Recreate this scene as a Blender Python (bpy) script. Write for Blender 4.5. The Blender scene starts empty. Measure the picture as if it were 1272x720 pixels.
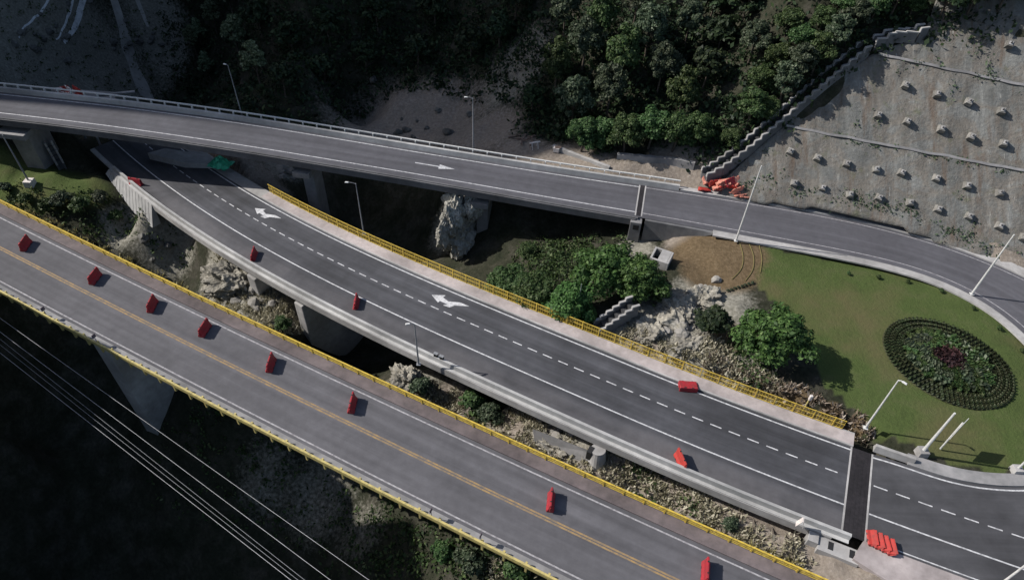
import bpy, bmesh, math, random
import numpy as np
from mathutils import Vector, Matrix, noise

random.seed(7); rng = np.random.default_rng(7)
S = bpy.context.scene
C = S.collection
R = math.radians

# ---------------------------------------------------------------- camera
HC = 60.0; FPX = 870.0; PITCH = R(45.6405); ROLL = R(-2.4252)
cp, sp = math.cos(PITCH), math.sin(PITCH)
fwd = np.array([0, cp, -sp]); dn0 = np.array([0, -sp, -cp]); rt0 = np.array([1., 0, 0])
cr, sr = math.cos(ROLL), math.sin(ROLL)
RT = cr*rt0 + sr*dn0
DN = -sr*rt0 + cr*dn0
cam = bpy.data.cameras.new('camera'); camo = bpy.data.objects.new('camera', cam); C.objects.link(camo)
cam.sensor_width = 36.0; cam.lens = FPX/1272*36.0; cam.clip_end = 3000; cam.clip_start = 0.5
mw = Matrix((( RT[0], -DN[0], -fwd[0], 0), (RT[1], -DN[1], -fwd[1], 0), (RT[2], -DN[2], -fwd[2], HC), (0, 0, 0, 1)))
camo.matrix_world = mw
S.camera = camo

# ---------------------------------------------------------------- light
SUN_EL, SHADOW_AZ = R(40), R(-8)           # shadows fall towards +x and a little towards the camera
sun = bpy.data.lights.new('sun', 'SUN'); sun.energy = 4.2; sun.angle = R(0.5); sun.color = (1.0, 0.955, 0.90)
suno = bpy.data.objects.new('sun', sun); C.objects.link(suno)
sd = Vector((math.cos(SHADOW_AZ)*math.cos(SUN_EL), math.sin(SHADOW_AZ)*math.cos(SUN_EL), -math.sin(SUN_EL)))
suno.rotation_euler = sd.to_track_quat('-Z', 'Y').to_euler()
W = bpy.data.worlds.new('World'); S.world = W; W.use_nodes = True
wn = W.node_tree; wn.nodes.clear()
sky = wn.nodes.new('ShaderNodeTexSky'); sky.sky_type = 'NISHITA'; sky.sun_disc = False
sky.sun_elevation = SUN_EL; sky.sun_rotation = math.atan2(-sd.x, -sd.y); sky.air_density = 1.0; sky.dust_density = 1.5
bg = wn.nodes.new('ShaderNodeBackground'); bg.inputs[1].default_value = 0.095
wo = wn.nodes.new('ShaderNodeOutputWorld')
wn.links.new(sky.outputs[0], bg.inputs[0]); wn.links.new(bg.outputs[0], wo.inputs[0])
S.view_settings.view_transform = 'Standard'; S.view_settings.look = 'None'
S.view_settings.exposure = 0.3; S.view_settings.gamma = 1.0; S.view_settings.use_curve_mapping = False

# ---------------------------------------------------------------- pixel -> world helpers
def ray(px, py):
    return fwd + RT*((px-636)/FPX) + DN*((py-360)/FPX)
def at(px, py, z=0.0):
    v = ray(px, py); t = (z-HC)/v[2]
    return np.array([v[0]*t, v[1]*t, z])

# ---------------------------------------------------------------- object helpers
def obj(name, verts, faces, mat, parent=None, uv=None, smooth=False):
    me = bpy.data.meshes.new(name)
    me.from_pydata([tuple(map(float, v)) for v in verts], [], faces)
    if uv is not None:
        l = me.uv_layers.new(name='UVMap')
        li = np.empty(len(me.loops), dtype=np.int32); me.loops.foreach_get('vertex_index', li)
        l.data.foreach_set('uv', np.asarray(uv, dtype=np.float32)[li].ravel())
    if smooth: me.polygons.foreach_set('use_smooth', [True]*len(me.polygons))
    me.materials.append(mat); me.update()
    o = bpy.data.objects.new(name, me); C.objects.link(o)
    if parent: o.parent = parent
    return o
def quads_obj(name, V, mat, parent=None):
    """V: (n,4,3) array of loose quads"""
    n = len(V); me = bpy.data.meshes.new(name)
    me.vertices.add(n*4); me.vertices.foreach_set('co', np.asarray(V, dtype=np.float32).ravel())
    me.loops.add(n*4); me.loops.foreach_set('vertex_index', np.arange(n*4, dtype=np.int32))
    me.polygons.add(n); me.polygons.foreach_set('loop_start', np.arange(0, n*4, 4, dtype=np.int32))
    me.polygons.foreach_set('loop_total', np.full(n, 4, dtype=np.int32))
    me.materials.append(mat); me.update(calc_edges=True); me.validate()
    o = bpy.data.objects.new(name, me); C.objects.link(o)
    if parent: o.parent = parent
    return o
class MB:
    def __init__(s): s.v = []; s.f = []
    def add(s, vs, fs):
        b = len(s.v); s.v += [tuple(v) for v in vs]; s.f += [tuple(b+i for i in f) for f in fs]; return s
    def box(s, c, size, M=None, taper=1.0):
        hx, hy, hz = size[0]/2, size[1]/2, size[2]/2
        vs = []
        for z, k in ((-hz, 1), (hz, taper)):
            for x, y in ((-hx, -hy), (hx, -hy), (hx, hy), (-hx, hy)):
                p = Vector((x*k, y*k, z))
                if M: p = M @ p
                vs.append((p[0]+c[0], p[1]+c[1], p[2]+c[2]))
        return s.add(vs, [(0, 3, 2, 1), (4, 5, 6, 7), (0, 1, 5, 4), (1, 2, 6, 5), (2, 3, 7, 6), (3, 0, 4, 7)])
    def tube(s, a, b, r0, r1=None, n=8):
        r1 = r0 if r1 is None else r1
        a, b = Vector(a), Vector(b); d = (b-a).normalized()
        u = d.orthogonal().normalized(); w = d.cross(u)
        vs = []
        for p, r in ((a, r0), (b, r1)):
            for i in range(n):
                t = 2*math.pi*i/n; q = p + (u*math.cos(t)+w*math.sin(t))*r; vs.append(tuple(q))
        fs = [(i, (i+1) % n, n+(i+1) % n, n+i) for i in range(n)]
        fs += [tuple(range(n-1, -1, -1)), tuple(range(n, 2*n))]
        return s.add(vs, fs)
    def path(s, pts, rads, n=8):
        rings = []; pts = [Vector(p) for p in pts]
        vs = []
        for i, p in enumerate(pts):
            d = (pts[min(i+1, len(pts)-1)]-pts[max(i-1, 0)]).normalized()
            u = d.cross(Vector((0.13, 0.31, 0.94)))
            if u.length < .05: u = d.cross(Vector((1, 0, 0)))
            u.normalize(); w = d.cross(u)
            for k in range(n):
                t = 2*math.pi*k/n; vs.append(tuple(p+(u*math.cos(t)+w*math.sin(t))*rads[i]))
        fs = []
        for i in range(len(pts)-1):
            for k in range(n):
                fs.append((i*n+k, i*n+(k+1) % n, (i+1)*n+(k+1) % n, (i+1)*n+k))
        fs += [tuple(range(n-1, -1, -1)), tuple((len(pts)-1)*n+k for k in range(n))]
        return s.add(vs, fs)
    def prism(s, prof, y0, y1, M=None, c=(0, 0, 0)):
        """profile in (x,z), extruded along y"""
        n = len(prof); vs = []
        for y in (y0, y1):
            for x, z in prof:
                p = Vector((x, y, z)); p = M @ p if M else p
                vs.append((p[0]+c[0], p[1]+c[1], p[2]+c[2]))
        fs = [(i, (i+1) % n, n+(i+1) % n, n+i) for i in range(n)] + [tuple(range(n-1, -1, -1)), tuple(range(n, 2*n))]
        return s.add(vs, fs)
    def build(s, name, mat, parent=None, smooth=False, bevel=0):
        o = obj(name, s.v, s.f, mat, parent, smooth=smooth)
        if bevel:
            bm = bmesh.new(); bm.from_mesh(o.data)
            bmesh.ops.recalc_face_normals(bm, faces=bm.faces)
            es = [e for e in bm.edges if len(e.link_faces) == 2 and e.calc_face_angle(0) > .5]
            bmesh.ops.bevel(bm, geom=es, offset=bevel, segments=2, affect='EDGES', profile=.6)
            bm.to_mesh(o.data); bm.free()
        else:
            bm = bmesh.new(); bm.from_mesh(o.data); bmesh.ops.recalc_face_normals(bm, faces=bm.faces); bm.to_mesh(o.data); bm.free()
        return o
def tag(o, label=None, cat=None, group=None, kind=None):
    if label: o['label'] = label
    if cat: o['category'] = cat
    if group: o['group'] = group
    if kind: o['kind'] = kind
    return o
def empty(name, loc, rz=0.0):
    o = bpy.data.objects.new(name, None); C.objects.link(o)
    o.empty_display_size = .3; o.location = loc; o.rotation_euler = (0, 0, rz); return o
def copy_tree(o, parent=None):
    c = o.copy(); C.objects.link(c)
    if parent: c.parent = parent
    for ch in list(o.children): copy_tree(ch, c)
    return c
def kids_origin(root):
    pass

# ---------------------------------------------------------------- materials
def newmat(name):
    m = bpy.data.materials.new(name); m.use_nodes = True
    nt = m.node_tree; b = nt.nodes['Principled BSDF']
    return m, nt, b
def N(nt, typ, **kw):
    n = nt.nodes.new(typ)
    for k, v in kw.items():
        if k.startswith('i_'): n.inputs[int(k[2:])].default_value = v
        else: setattr(n, k, v)
    return n
def noise_node(nt, scale, detail=5, rough=.6, vec=None, dist=0):
    n = nt.nodes.new('ShaderNodeTexNoise'); n.inputs['Scale'].default_value = scale
    n.inputs['Detail'].default_value = detail; n.inputs['Roughness'].default_value = rough; n.inputs['Distortion'].default_value = dist
    if vec is not None: nt.links.new(vec, n.inputs['Vector'])
    return n
def ramp(nt, src, stops):
    r = nt.nodes.new('ShaderNodeValToRGB'); e = r.color_ramp.elements
    while len(e) < len(stops): e.new(.5)
    for el, (p, c) in zip(e, stops):
        el.position = p; el.color = (*c, 1) if len(c) == 3 else c
    nt.links.new(src, r.inputs[0]); return r
def mix(nt, fac, a, b, mode='MIX'):
    m = nt.nodes.new('ShaderNodeMix'); m.data_type = 'RGBA'; m.blend_type = mode
    for sock, v in ((m.inputs[0], fac), (m.inputs[6], a), (m.inputs[7], b)):
        if hasattr(v, 'links') or isinstance(v, bpy.types.NodeSocket): nt.links.new(v, sock)
        else: sock.default_value = v if isinstance(v, (float, int)) else (*v, 1) if len(v) == 3 else v
    return m.outputs[2]
def math_(nt, op, a, b=None):
    m = nt.nodes.new('ShaderNodeMath'); m.operation = op
    for i, v in enumerate((a, b)):
        if v is None: continue
        if isinstance(v, bpy.types.NodeSocket): nt.links.new(v, m.inputs[i])
        else: m.inputs[i].default_value = v
    return m.outputs[0]
def bump(nt, b, h, strength=.3, dist=.1):
    n = nt.nodes.new('ShaderNodeBump'); n.inputs['Strength'].default_value = strength; n.inputs['Distance'].default_value = dist
    nt.links.new(h, n.inputs['Height']); nt.links.new(n.outputs[0], b.inputs['Normal'])
def geo_pos(nt):
    return nt.nodes.new('ShaderNodeNewGeometry').outputs['Position']
def g3(v, t=(1, 1, 1)): return (v*t[0], v*t[1], v*t[2])

def mottled(name, c0, c1, scale=2.0, rough=.8, c2=None, bumpk=.15, spec=.3):
    m, nt, b = newmat(name); p = geo_pos(nt)
    n = noise_node(nt, scale, 6, .65, p); n2 = noise_node(nt, scale*.13, 3, .5, p)
    r = ramp(nt, n.outputs[0], [(.3, c0), (.7, c1)])
    col = r.outputs[0]
    r2 = ramp(nt, n2.outputs[0], [(.35, (.72, .72, .72)), (.65, (1.15, 1.15, 1.15))])
    col = mix(nt, 1.0, col, r2.outputs[0], 'MULTIPLY')
    nt.links.new(col, b.inputs['Base Color']); b.inputs['Roughness'].default_value = rough
    b.inputs['Specular IOR Level'].default_value = spec
    if bumpk: bump(nt, b, n.outputs[0], bumpk, .08)
    return m
def paint(name, c, rough=.5, wear=None, scale=6, spec=.4, amount=.45):
    m, nt, b = newmat(name); p = geo_pos(nt)
    n = noise_node(nt, scale, 5, .7, p)
    w = wear or tuple(x*.6 for x in c)
    r = ramp(nt, n.outputs[0], [(amount-.12, w), (amount+.12, c)])
    nt.links.new(r.outputs[0], b.inputs['Base Color']); b.inputs['Roughness'].default_value = rough
    b.inputs['Specular IOR Level'].default_value = spec
    return m
def asphalt(name, base, tint, lanes, patch=.25, streak=.3, dusty=None):
    """UV = metres along / across the road"""
    m, nt, b = newmat(name)
    uv = nt.nodes.new('ShaderNodeUVMap'); uv.uv_map = 'UVMap'
    mp = nt.nodes.new('ShaderNodeMapping'); nt.links.new(uv.outputs[0], mp.inputs[0]); mp.inputs['Scale'].default_value = (.02, .9, 1)
    st = noise_node(nt, 1.0, 4, .6, mp.outputs[0])
    p = geo_pos(nt)
    big = noise_node(nt, .09, 4, .6, p, .6); med = noise_node(nt, .9, 6, .7, p); fine = noise_node(nt, 14, 3, .7, p)
    sep = nt.nodes.new('ShaderNodeSeparateXYZ'); nt.links.new(uv.outputs[0], sep.inputs[0])
    col = g3(base, tint)
    c = ramp(nt, big.outputs[0], [(.3, g3(base*(1-patch), tint)), (.7, g3(base*(1+patch), tint))]).outputs[0]
    s2 = ramp(nt, st.outputs[0], [(.3, g3(1-streak)), (.72, g3(1+streak))]).outputs[0]
    c = mix(nt, 1.0, c, s2, 'MULTIPLY')
    # darker wheel paths where tyres polish the lane
    for cen in lanes:
        for wp in (-.85, .85):
            d = math_(nt, 'ABSOLUTE', math_(nt, 'SUBTRACT', sep.outputs[1], cen+wp))
            f = math_(nt, 'MULTIPLY', math_(nt, 'SUBTRACT', 1.0, math_(nt, 'MINIMUM', math_(nt, 'DIVIDE', d, .55), 1.0)), .16)
            c = mix(nt, f, c, (.03, .03, .033))
    if dusty is not None:
        f = math_(nt, 'MULTIPLY', math_(nt, 'MINIMUM', math_(nt, 'MAXIMUM', math_(nt, 'SUBTRACT', dusty, sep.outputs[1]), 0.0), 1.0), ramp(nt, big.outputs[0], [(.35, (.15, .15, .15)), (.65, (.8, .8, .8))]).outputs[0])
        c = mix(nt, f, c, (.115, .11, .115))
    m2 = ramp(nt, med.outputs[0], [(.3, g3(.86)), (.7, g3(1.12))]).outputs[0]
    c = mix(nt, 1.0, c, m2, 'MULTIPLY')
    nt.links.new(c, b.inputs['Base Color']); b.inputs['Roughness'].default_value = .82; b.inputs['Specular IOR Level'].default_value = .35
    bump(nt, b, fine.outputs[0], .25, .02)
    return m
M = {}
M['asphalt_b1'] = asphalt('worn_grey_asphalt', .108, (1.0, .98, 1.06), (-1.85, 1.85), .16, .2)
M['asphalt_b2'] = asphalt('fresh_dark_asphalt', .064, (.96, .98, 1.10), (-1.6, 1.6), .3, .35, -3.4)
M['asphalt_b3'] = asphalt('grey_asphalt', .092, (.98, .97, 1.09), (0,), .16, .2)
M['asphalt_r'] = asphalt('dark_junction_asphalt', .066, (.98, .98, 1.06), (), .3, .2)
M['white'] = paint('white_road_paint', (.6, .6, .61), .7, (.3, .3, .31), 2.5, amount=.46)
M['white_worn'] = paint('worn_white_road_paint', (.42, .41, .42), .75, (.2, .19, .2), 2.5, amount=.48)
M['yellow_line'] = paint('faded_yellow_road_paint', (.36, .235, .095), .75, (.17, .14, .11), 1.6, amount=.5)
M['yellow'] = paint('yellow_rail_paint', (.66, .47, .07), .5, (.33, .24, .06), 3)
M['yellow_pale'] = paint('weathered_yellow_paint', (.56, .46, .17), .55, (.3, .26, .12), 2.5)
M['concrete'] = mottled('pale_concrete', (.30, .29, .28), (.42, .41, .40), 1.2)
M['concrete_pale'] = mottled('bright_new_concrete', (.33, .33, .325), (.47, .465, .455), .9)
M['concrete_mid'] = mottled('weathered_concrete', (.20, .2, .2), (.31, .3, .3), 1.0)
M['concrete_dark'] = mottled('stained_shaded_concrete', (.12, .12, .125), (.19, .19, .19), .8)  # stained tone; on the drain side walls it paints their shade
M['sidewalk'] = mottled('pinkish_concrete_paving', (.33, .29, .28), (.45, .40, .39), 1.5)
M['walk_brown'] = mottled('dusty_brown_walkway', (.10, .085, .085), (.17, .14, .14), 1.2)
M['anchor'] = mottled('stained_anchor_concrete', (.12, .115, .10), (.30, .29, .27), 2.2)
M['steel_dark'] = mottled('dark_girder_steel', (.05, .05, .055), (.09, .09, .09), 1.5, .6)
M['galv'] = paint('galvanised_steel', (.62, .62, .6), .45, (.45, .45, .44), 5)
M['grey_pole'] = paint('grey_steel_pole', (.26, .27, .28), .5, (.18, .18, .19), 5)
M['lamp'] = paint('lamp_head_shell', (.7, .7, .68), .4, (.5, .5, .5), 5)
M['red'] = paint('red_barrier_plastic', (.36, .022, .032), .55, (.22, .03, .035), 2.2, amount=.47)
M['red_bright'] = paint('orange_red_barrier_plastic', (.44, .04, .032), .55, (.28, .045, .036), 2.2, amount=.47)
M['red_pale'] = paint('faded_salmon_plastic', (.62, .27, .2), .6, (.45, .15, .1), 3)
M['white_plastic'] = paint('dusty_white_plastic', (.7, .66, .62), .6, (.5, .42, .4), 3)
M['green_tarp'] = paint('green_tarpaulin', (.05, .48, .28), .45, (.03, .3, .18), 2)
M['edge_grey'] = mottled('grey_edge_concrete', (.10, .10, .105), (.15, .15, .155), 1.0)
M['black'] = paint('black_rubber', (.02, .02, .022), .7, (.012, .012, .012), 5)
M['joint'] = mottled('expansion_joint_rubber', (.016, .015, .017), (.034, .03, .034), 3)
M['bark'] = mottled('grey_brown_bark', (.06, .045, .035), (.12, .1, .08), 6, .9)
M['wood'] = mottled('weathered_timber', (.12, .085, .07), (.24, .18, .15), 3, .9)
M['cable'] = paint('bright_aluminium_cable', (.4, .4, .41), .4, (.28, .28, .28), 1)
M['rock'] = mottled('pale_rubble_rock', (.20, .19, .17), (.36, .34, .31), .9, .9, bumpk=.6)
M['mark'] = paint('purple_grey_panel', (.12, .09, .11), .6)

def leafmat(name, stops, trans=.25, rough=.6):
    m, nt, b = newmat(name)
    g = nt.nodes.new('ShaderNodeNewGeometry'); oi = nt.nodes.new('ShaderNodeObjectInfo')
    r = ramp(nt, g.outputs['Random Per Island'], stops)
    k = math_(nt, 'ADD', math_(nt, 'MULTIPLY', oi.outputs['Random'], .5), .75)
    hs = nt.nodes.new('ShaderNodeHueSaturation'); nt.links.new(r.outputs[0], hs.inputs['Color']); nt.links.new(k, hs.inputs['Value'])
    nt.links.new(math_(nt, 'ADD', math_(nt, 'MULTIPLY', oi.outputs['Random'], .05), .475), hs.inputs['Hue'])
    nt.links.new(hs.outputs[0], b.inputs['Base Color']); b.inputs['Roughness'].default_value = rough
    b.inputs['Specular IOR Level'].default_value = .25
    tr = nt.nodes.new('ShaderNodeBsdfTranslucent'); nt.links.new(hs.outputs[0], tr.inputs[0])
    ms = nt.nodes.new('ShaderNodeMixShader'); ms.inputs[0].default_value = trans
    out = nt.nodes['Material Output']
    nt.links.new(b.outputs[0], ms.inputs[1]); nt.links.new(tr.outputs[0], ms.inputs[2]); nt.links.new(ms.outputs[0], out.inputs[0])
    return m
M['leaf'] = leafmat('mid_green_leaves', [(0, (.020, .040, .014)), (.5, (.045, .085, .025)), (.85, (.085, .13, .045)), (1, (.15, .19, .09))])
M['leaf_grey'] = leafmat('grey_green_leaves', [(0, (.020, .034, .018)), (.55, (.05, .072, .038)), (.85, (.10, .125, .075)), (1, (.17, .19, .13))])
M['leaf_bright'] = leafmat('bright_green_leaves', [(0, (.025, .055, .015)), (.5, (.055, .115, .028)), (.85, (.09, .17, .045)), (1, (.14, .22, .07))])
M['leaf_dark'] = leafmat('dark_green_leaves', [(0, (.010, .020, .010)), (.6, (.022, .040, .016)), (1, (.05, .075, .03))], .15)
M['leaf_purple'] = leafmat('dark_purple_leaves', [(0, (.014, .010, .010)), (.6, (.036, .018, .020)), (1, (.075, .036, .036))], .15)
M['leaf_bed'] = leafmat('olive_brown_bed_leaves', [(0, (.020, .028, .012)), (.6, (.045, .06, .026)), (1, (.11, .12, .07))], .15)
M['leaf_lightened'] = leafmat('light_painted_green_leaves', [(0, (.05, .075, .035)), (.5, (.12, .16, .08)), (1, (.28, .32, .2))])  # leaf colour raised to put daylight onto the dim spur trees
M['dry'] = leafmat('dry_straw_grass', [(0, (.14, .12, .055)), (.5, (.30, .25, .12)), (1, (.5, .44, .26))], .3)
M['dry_brown'] = leafmat('dry_brown_stalks', [(0, (.13, .10, .065)), (.5, (.27, .22, .16)), (1, (.5, .45, .38))], .2)
M['pale_scrub'] = leafmat('pale_silvery_scrub', [(0, (.22, .21, .13)), (.5, (.40, .38, .27)), (1, (.62, .59, .46))], .25)

# ================================================================= road geometry (world metres)
class Path:
    def __init__(s, xy, step=1.0):
        xy = np.asarray(xy, float); d = np.r_[0, np.cumsum(np.hypot(*np.diff(xy[:, :2], axis=0).T))]
        n = max(2, int(d[-1]/step)); t = np.linspace(0, d[-1], n+1)
        s.s = t; s.P = np.stack([np.interp(t, d, xy[:, k]) for k in range(3)], 1)
        T = np.gradient(s.P[:, :2], axis=0); T /= np.linalg.norm(T, axis=1)[:, None]
        s.T = T; s.Nn = np.stack([-T[:, 1], T[:, 0]], 1)      # left normal = far side
    def pt(s, k, off, dz=0.0):
        i = min(int(k), len(s.s)-2); f = k-i
        P = s.P[i]*(1-f)+s.P[i+1]*f; Q = s.Nn[i]*(1-f)+s.Nn[i+1]*f
        return np.array([P[0]+Q[0]*off, P[1]+Q[1]*off, P[2]+dz])
    def k_of(s, d): return float(np.interp(d, s.s, np.arange(len(s.s))))
    def at_s(s, d, off=0.0, dz=0.0):
        f = lambda a: np.interp(d, s.s, a)
        return np.array([f(s.P[:, 0])+f(s.Nn[:, 0])*off, f(s.P[:, 1])+f(s.Nn[:, 1])*off, f(s.P[:, 2])+dz])
    def ang(s, d):
        return math.atan2(np.interp(d, s.s, s.T[:, 1]), np.interp(d, s.s, s.T[:, 0]))
    def near(s, x, y):
        i = np.hypot(s.P[:, 0]-x, s.P[:, 1]-y).argmin(); return s.s[i]
    def offset_of(s, x, y):
        i = np.hypot(s.P[:, 0]-x, s.P[:, 1]-y).argmin()
        return float((x-s.P[i, 0])*s.Nn[i, 0]+(y-s.P[i, 1])*s.Nn[i, 1])
def ks(p, a, b, ends=False):
    r = [k for k in range(len(p.s)) if a+.05 < p.s[k] < b-.05]
    if ends: r = [p.k_of(max(a, 0))]+r+[p.k_of(min(b, p.s[-1]))]
    return r
def fo(o, k): return o(k) if callable(o) else o
def ribbon(name, p, o0, o1, dz, mat, parent=None, a=0, b=1e9, ncross=1):
    K = ks(p, a, b, True); V = []; F = []; UV = []
    for k in K:
        for j in range(ncross+1):
            o = fo(o0, k)+(fo(o1, k)-fo(o0, k))*j/ncross
            V.append(p.pt(k, o, dz)); UV.append((float(np.interp(k, np.arange(len(p.s)), p.s)), o))
    w = ncross+1
    for i in range(len(K)-1):
        for j in range(ncross):
            F.append((i*w+j, (i+1)*w+j, (i+1)*w+j+1, i*w+j+1))
    o = obj(name, V, F, mat, parent, uv=UV)
    if o.data.polygons[0].normal.z < 0: o.data.flip_normals()
    return o
def sweep(mb, p, prof, a=0, b=1e9):
    """closed profile [(off,dz)] swept along the path"""
    K = ks(p, a, b, True); n = len(prof); V = []; F = []
    for k in K:
        for o, dz in prof: V.append(p.pt(k, fo(o, k), dz))
    for i in range(len(K)-1):
        for j in range(n):
            F.append((i*n+j, i*n+(j+1) % n, (i+1)*n+(j+1) % n, (i+1)*n+j))
    F += [tuple(range(n-1, -1, -1)), tuple((len(K)-1)*n+j for j in range(n))]
    mb.add(V, F); return mb
def dashes(name, p, off, w, on, gap, dz, mat, parent=None, a=0, b=1e9, phase=0):
    V = []; F = []; d = a+phase
    while d < min(b, p.s[-1])-on:
        for q in (0, .5):
            i = len(V)
            V += [p.at_s(d+on*q, off-w/2, dz), p.at_s(d+on*(q+.5), off-w/2, dz), p.at_s(d+on*(q+.5), off+w/2, dz), p.at_s(d+on*q, off+w/2, dz)]
            F.append((i, i+1, i+2, i+3))
        d += on+gap
    return obj(name, V, F, mat, parent)

xs = np.linspace(-98, 46, 289)
B1 = Path(np.stack([xs, np.polyval([2.84138897e-04, -4.64083089e-01, 3.14359532e+01+.22], xs), 0*xs], 1))
def z2f(x):
    t = np.clip((12-x)/75, 0, 1); return -5.5*t*t*(3-2*t)
xs = np.linspace(-82, 78, 321)
c2 = [-6.855528092919023e-06, 0.0023512928787414898, -0.5424061316455403, 51.12119364924363]
y2 = np.polyval(c2, xs)
y2 = np.where(xs > 48, np.polyval(c2, 48)+(xs-48)*-.375, y2)
B2 = Path(np.stack([xs, y2, z2f(xs)], 1))
def z3f(x):
    t = np.clip((15-x)/80, 0, 1); return 2.5*t*t*(3-2*t)
far = np.array([[-105, 95.6], [-92, 94.5], [-78.81, 93.15], [-66.0, 91.75], [-53.29, 90.2], [-38.8, 88.5], [-28.82, 87.1], [-16.79, 85.35], [-0.74, 83.0], [8.95, 81.4], [17.96, 79.9], [22.64, 79.1], [28.96, 77.8], [34.21, 76.75], [39.46, 75.7], [45.59, 74.2], [51.34, 72.3], [57.04, 69.8], [60.92, 67.4], [64.4, 64.6], [68.2, 60.5], [70.5, 56]])
near = np.array([[-105, 90.6], [-90, 89.4], [-76.1, 88.0], [-63.45, 86.4], [-51.27, 84.8], [-37.27, 83.1], [-27.62, 81.75], [-16.06, 80.2], [-5.91, 78.6], [6.55, 76.4], [17.45, 74.3], [25.43, 72.5], [31.99, 71.0], [38.02, 69.7], [47.73, 67.4], [53.6, 65.0], [56.96, 62.4], [58.91, 60.1], [60.82, 57.3], [62.2, 53.5], [62.6, 49]])
def smooth_curve(a, n=160):
    d = np.r_[0, np.cumsum(np.hypot(*np.diff(a, axis=0).T))]; t = np.linspace(0, d[-1], n)
    q = np.stack([np.interp(t, d, a[:, k]) for k in (0, 1)], 1)
    for _ in range(40):
        q[1:-1] = .5*q[1:-1]+.25*(q[:-2]+q[2:])
    return q
Fq, Nq = smooth_curve(far), smooth_curve(near)
Fq = np.vstack([Fq, [[71.3, 52.5], [71.9, 48.5], [72.2, 44.5], [72.3, 40.5], [72.3, 36.5]]])
Nq = np.vstack([Nq, [[62.7, 46.5], [62.8, 44], [62.8, 41.5], [62.7, 39], [62.5, 36.5]]])
mid = (Fq+Nq)/2
B3 = Path(np.c_[mid, z3f(mid[:, 0])])
_hw = np.linalg.norm(Fq-Nq, axis=1)/2
_d = np.r_[0, np.cumsum(np.linalg.norm(np.diff(mid, axis=0), axis=1))]
H3 = np.interp(B3.s, _d, _hw)
S_J2 = B2.near(34.2, 33.9+1.2)     # expansion joint on the middle bridge
S_J3 = B3.near(16.8, 76.0)         # expansion joint on the upper bridge
S_E3 = B3.near(26.5, 74.0)         # where the retaining wall under the ramp ends

# ================================================================= terrain
ctrl = []
def cpx(px, py, z): q = at(px, py, z); ctrl.append((q[0], q[1], z))
def cw(x, y, z): ctrl.append((x, y, z))
for a in [
 # the deep gorge below the old bridge
 # between the old and the middle bridge
 (20, 205, -6.2), (70, 215, -6.3), (30, 235, -6.3), (90, 240, -6.6), (130, 265, -8.5), (170, 290, -12), (215, 312, -13), (255, 325, -12), (285, 350, -9), (330, 385, -8), (365, 410, -8.5), (420, 440, -18), (465, 455, -17), (505, 475, -5), (560, 500, -6), (620, 520, -5.0), (690, 562, -3.6), (740, 590, -3.5), (790, 600, -3.5), (860, 640, -2.6), (930, 660, -1.5), (1000, 690, -.7),
 # between the middle and the upper bridge
 (230, 190, -4.6), (270, 200, -4.2), (300, 222, -3.6), (325, 225, -4.0), (390, 240, -13), (450, 260, -17), (510, 300, -16), (575, 262, -8), (560, 300, -13), (600, 330, -10), (645, 355, -4), (690, 385, -2.5), (740, 405, -1.5), (700, 300, -8), (775, 305, -4), (760, 345, -2.5), (820, 335, -1.3), (850, 390, -.6), (885, 330, -.5), (900, 430, -.7), (960, 480, -.4), (1040, 525, -.2), (930, 330, -.1), (940, 370, -.1), (900, 310, -.4),
 # lawn and road level
 (1000, 400, 0), (1000, 340, 0), (1100, 360, 0), (1180, 450, 0), (1100, 480, 0), (1200, 530, 0), (1250, 440, 0), (1150, 560, 0), (1030, 460, 0), (1220, 640, 0), (1100, 640, -.2), (1180, 700, 0), (1050, 280, 0), (960, 270, 0), (900, 265, 0), (1220, 350, 0), (1100, 720, -.3),
 # gravel apron and slope foot beyond the upper bridge
 (640, 190, -1.2), (700, 205, -.6), (760, 220, -.3), (820, 228, -.1), (860, 232, 0), (600, 180, -3), (560, 170, -5), (500, 160, -9), (430, 150, -13), (560, 140, -7), (350, 130, -12)]: cpx(*a)
# lower ground hidden under the decks
for a in [(-40, 52, -13), (-60, 61, -20), (-75, 69, -16), (-20, 40, -18), (0, 31, -6), (14, 24.5, -2.5), (25, 20, -1.5), (40, 15, -.5), (60, 8, 0), (-62, 45, -30), (-60, 30, -42), (-60, 10, -46), (-42, 40, -26), (-42, 26, -38), (-40, 10, -44), (-22, 31, -23), (-22, 18, -34), (-20, 4, -38), (-6, 25, -11), (-6, 13, -21), (-5, 0, -28), (7, 18, -5), (8, 8, -11), (8, -6, -17), (24, 10, -2.5), (28, -8, -5),
          (-55, 78, -6.5), (-70, 88, -8), (-60, 85, -6.5), (-45, 86, -8), (-30, 80, -12), (-15, 74, -13), (-25, 72, -14), (0, 77, -7), (8, 75, -5), (-10, 58, -12), (5, 48, -4), (18, 42, -1.5), (28, 37, -.5), (-35, 73, -5.0), (-30, 63, -9), (-44, 75, -6.6), (-20, 56, -16)]: cw(*a)
# ravine, upper left
for a in [(-80, 98, -1), (-70, 100, -2), (-95, 100, -2), (-60, 102, -8), (-75, 112, -14), (-92, 114, -16), (-64, 116, -15), (-80, 128, -20), (-100, 130, -18), (-62, 130, -17), (-70, 150, -26), (-95, 160, -24), (-55, 98, -8), (-50, 110, -6)]: cw(*a)
# spur with trees, and the shaded hollow to its right
for a in [(-42, 100, -6), (-38, 112, 1), (-40, 125, 11), (-40, 140, 24), (-42, 165, 45), (-28, 100, -9), (-22, 112, -7), (-20, 125, -2), (-18, 140, 8), (-10, 100, -6), (-5, 110, -3), (-8, 125, 4), (-5, 140, 14), (-10, 165, 34)]: cw(*a)
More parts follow.
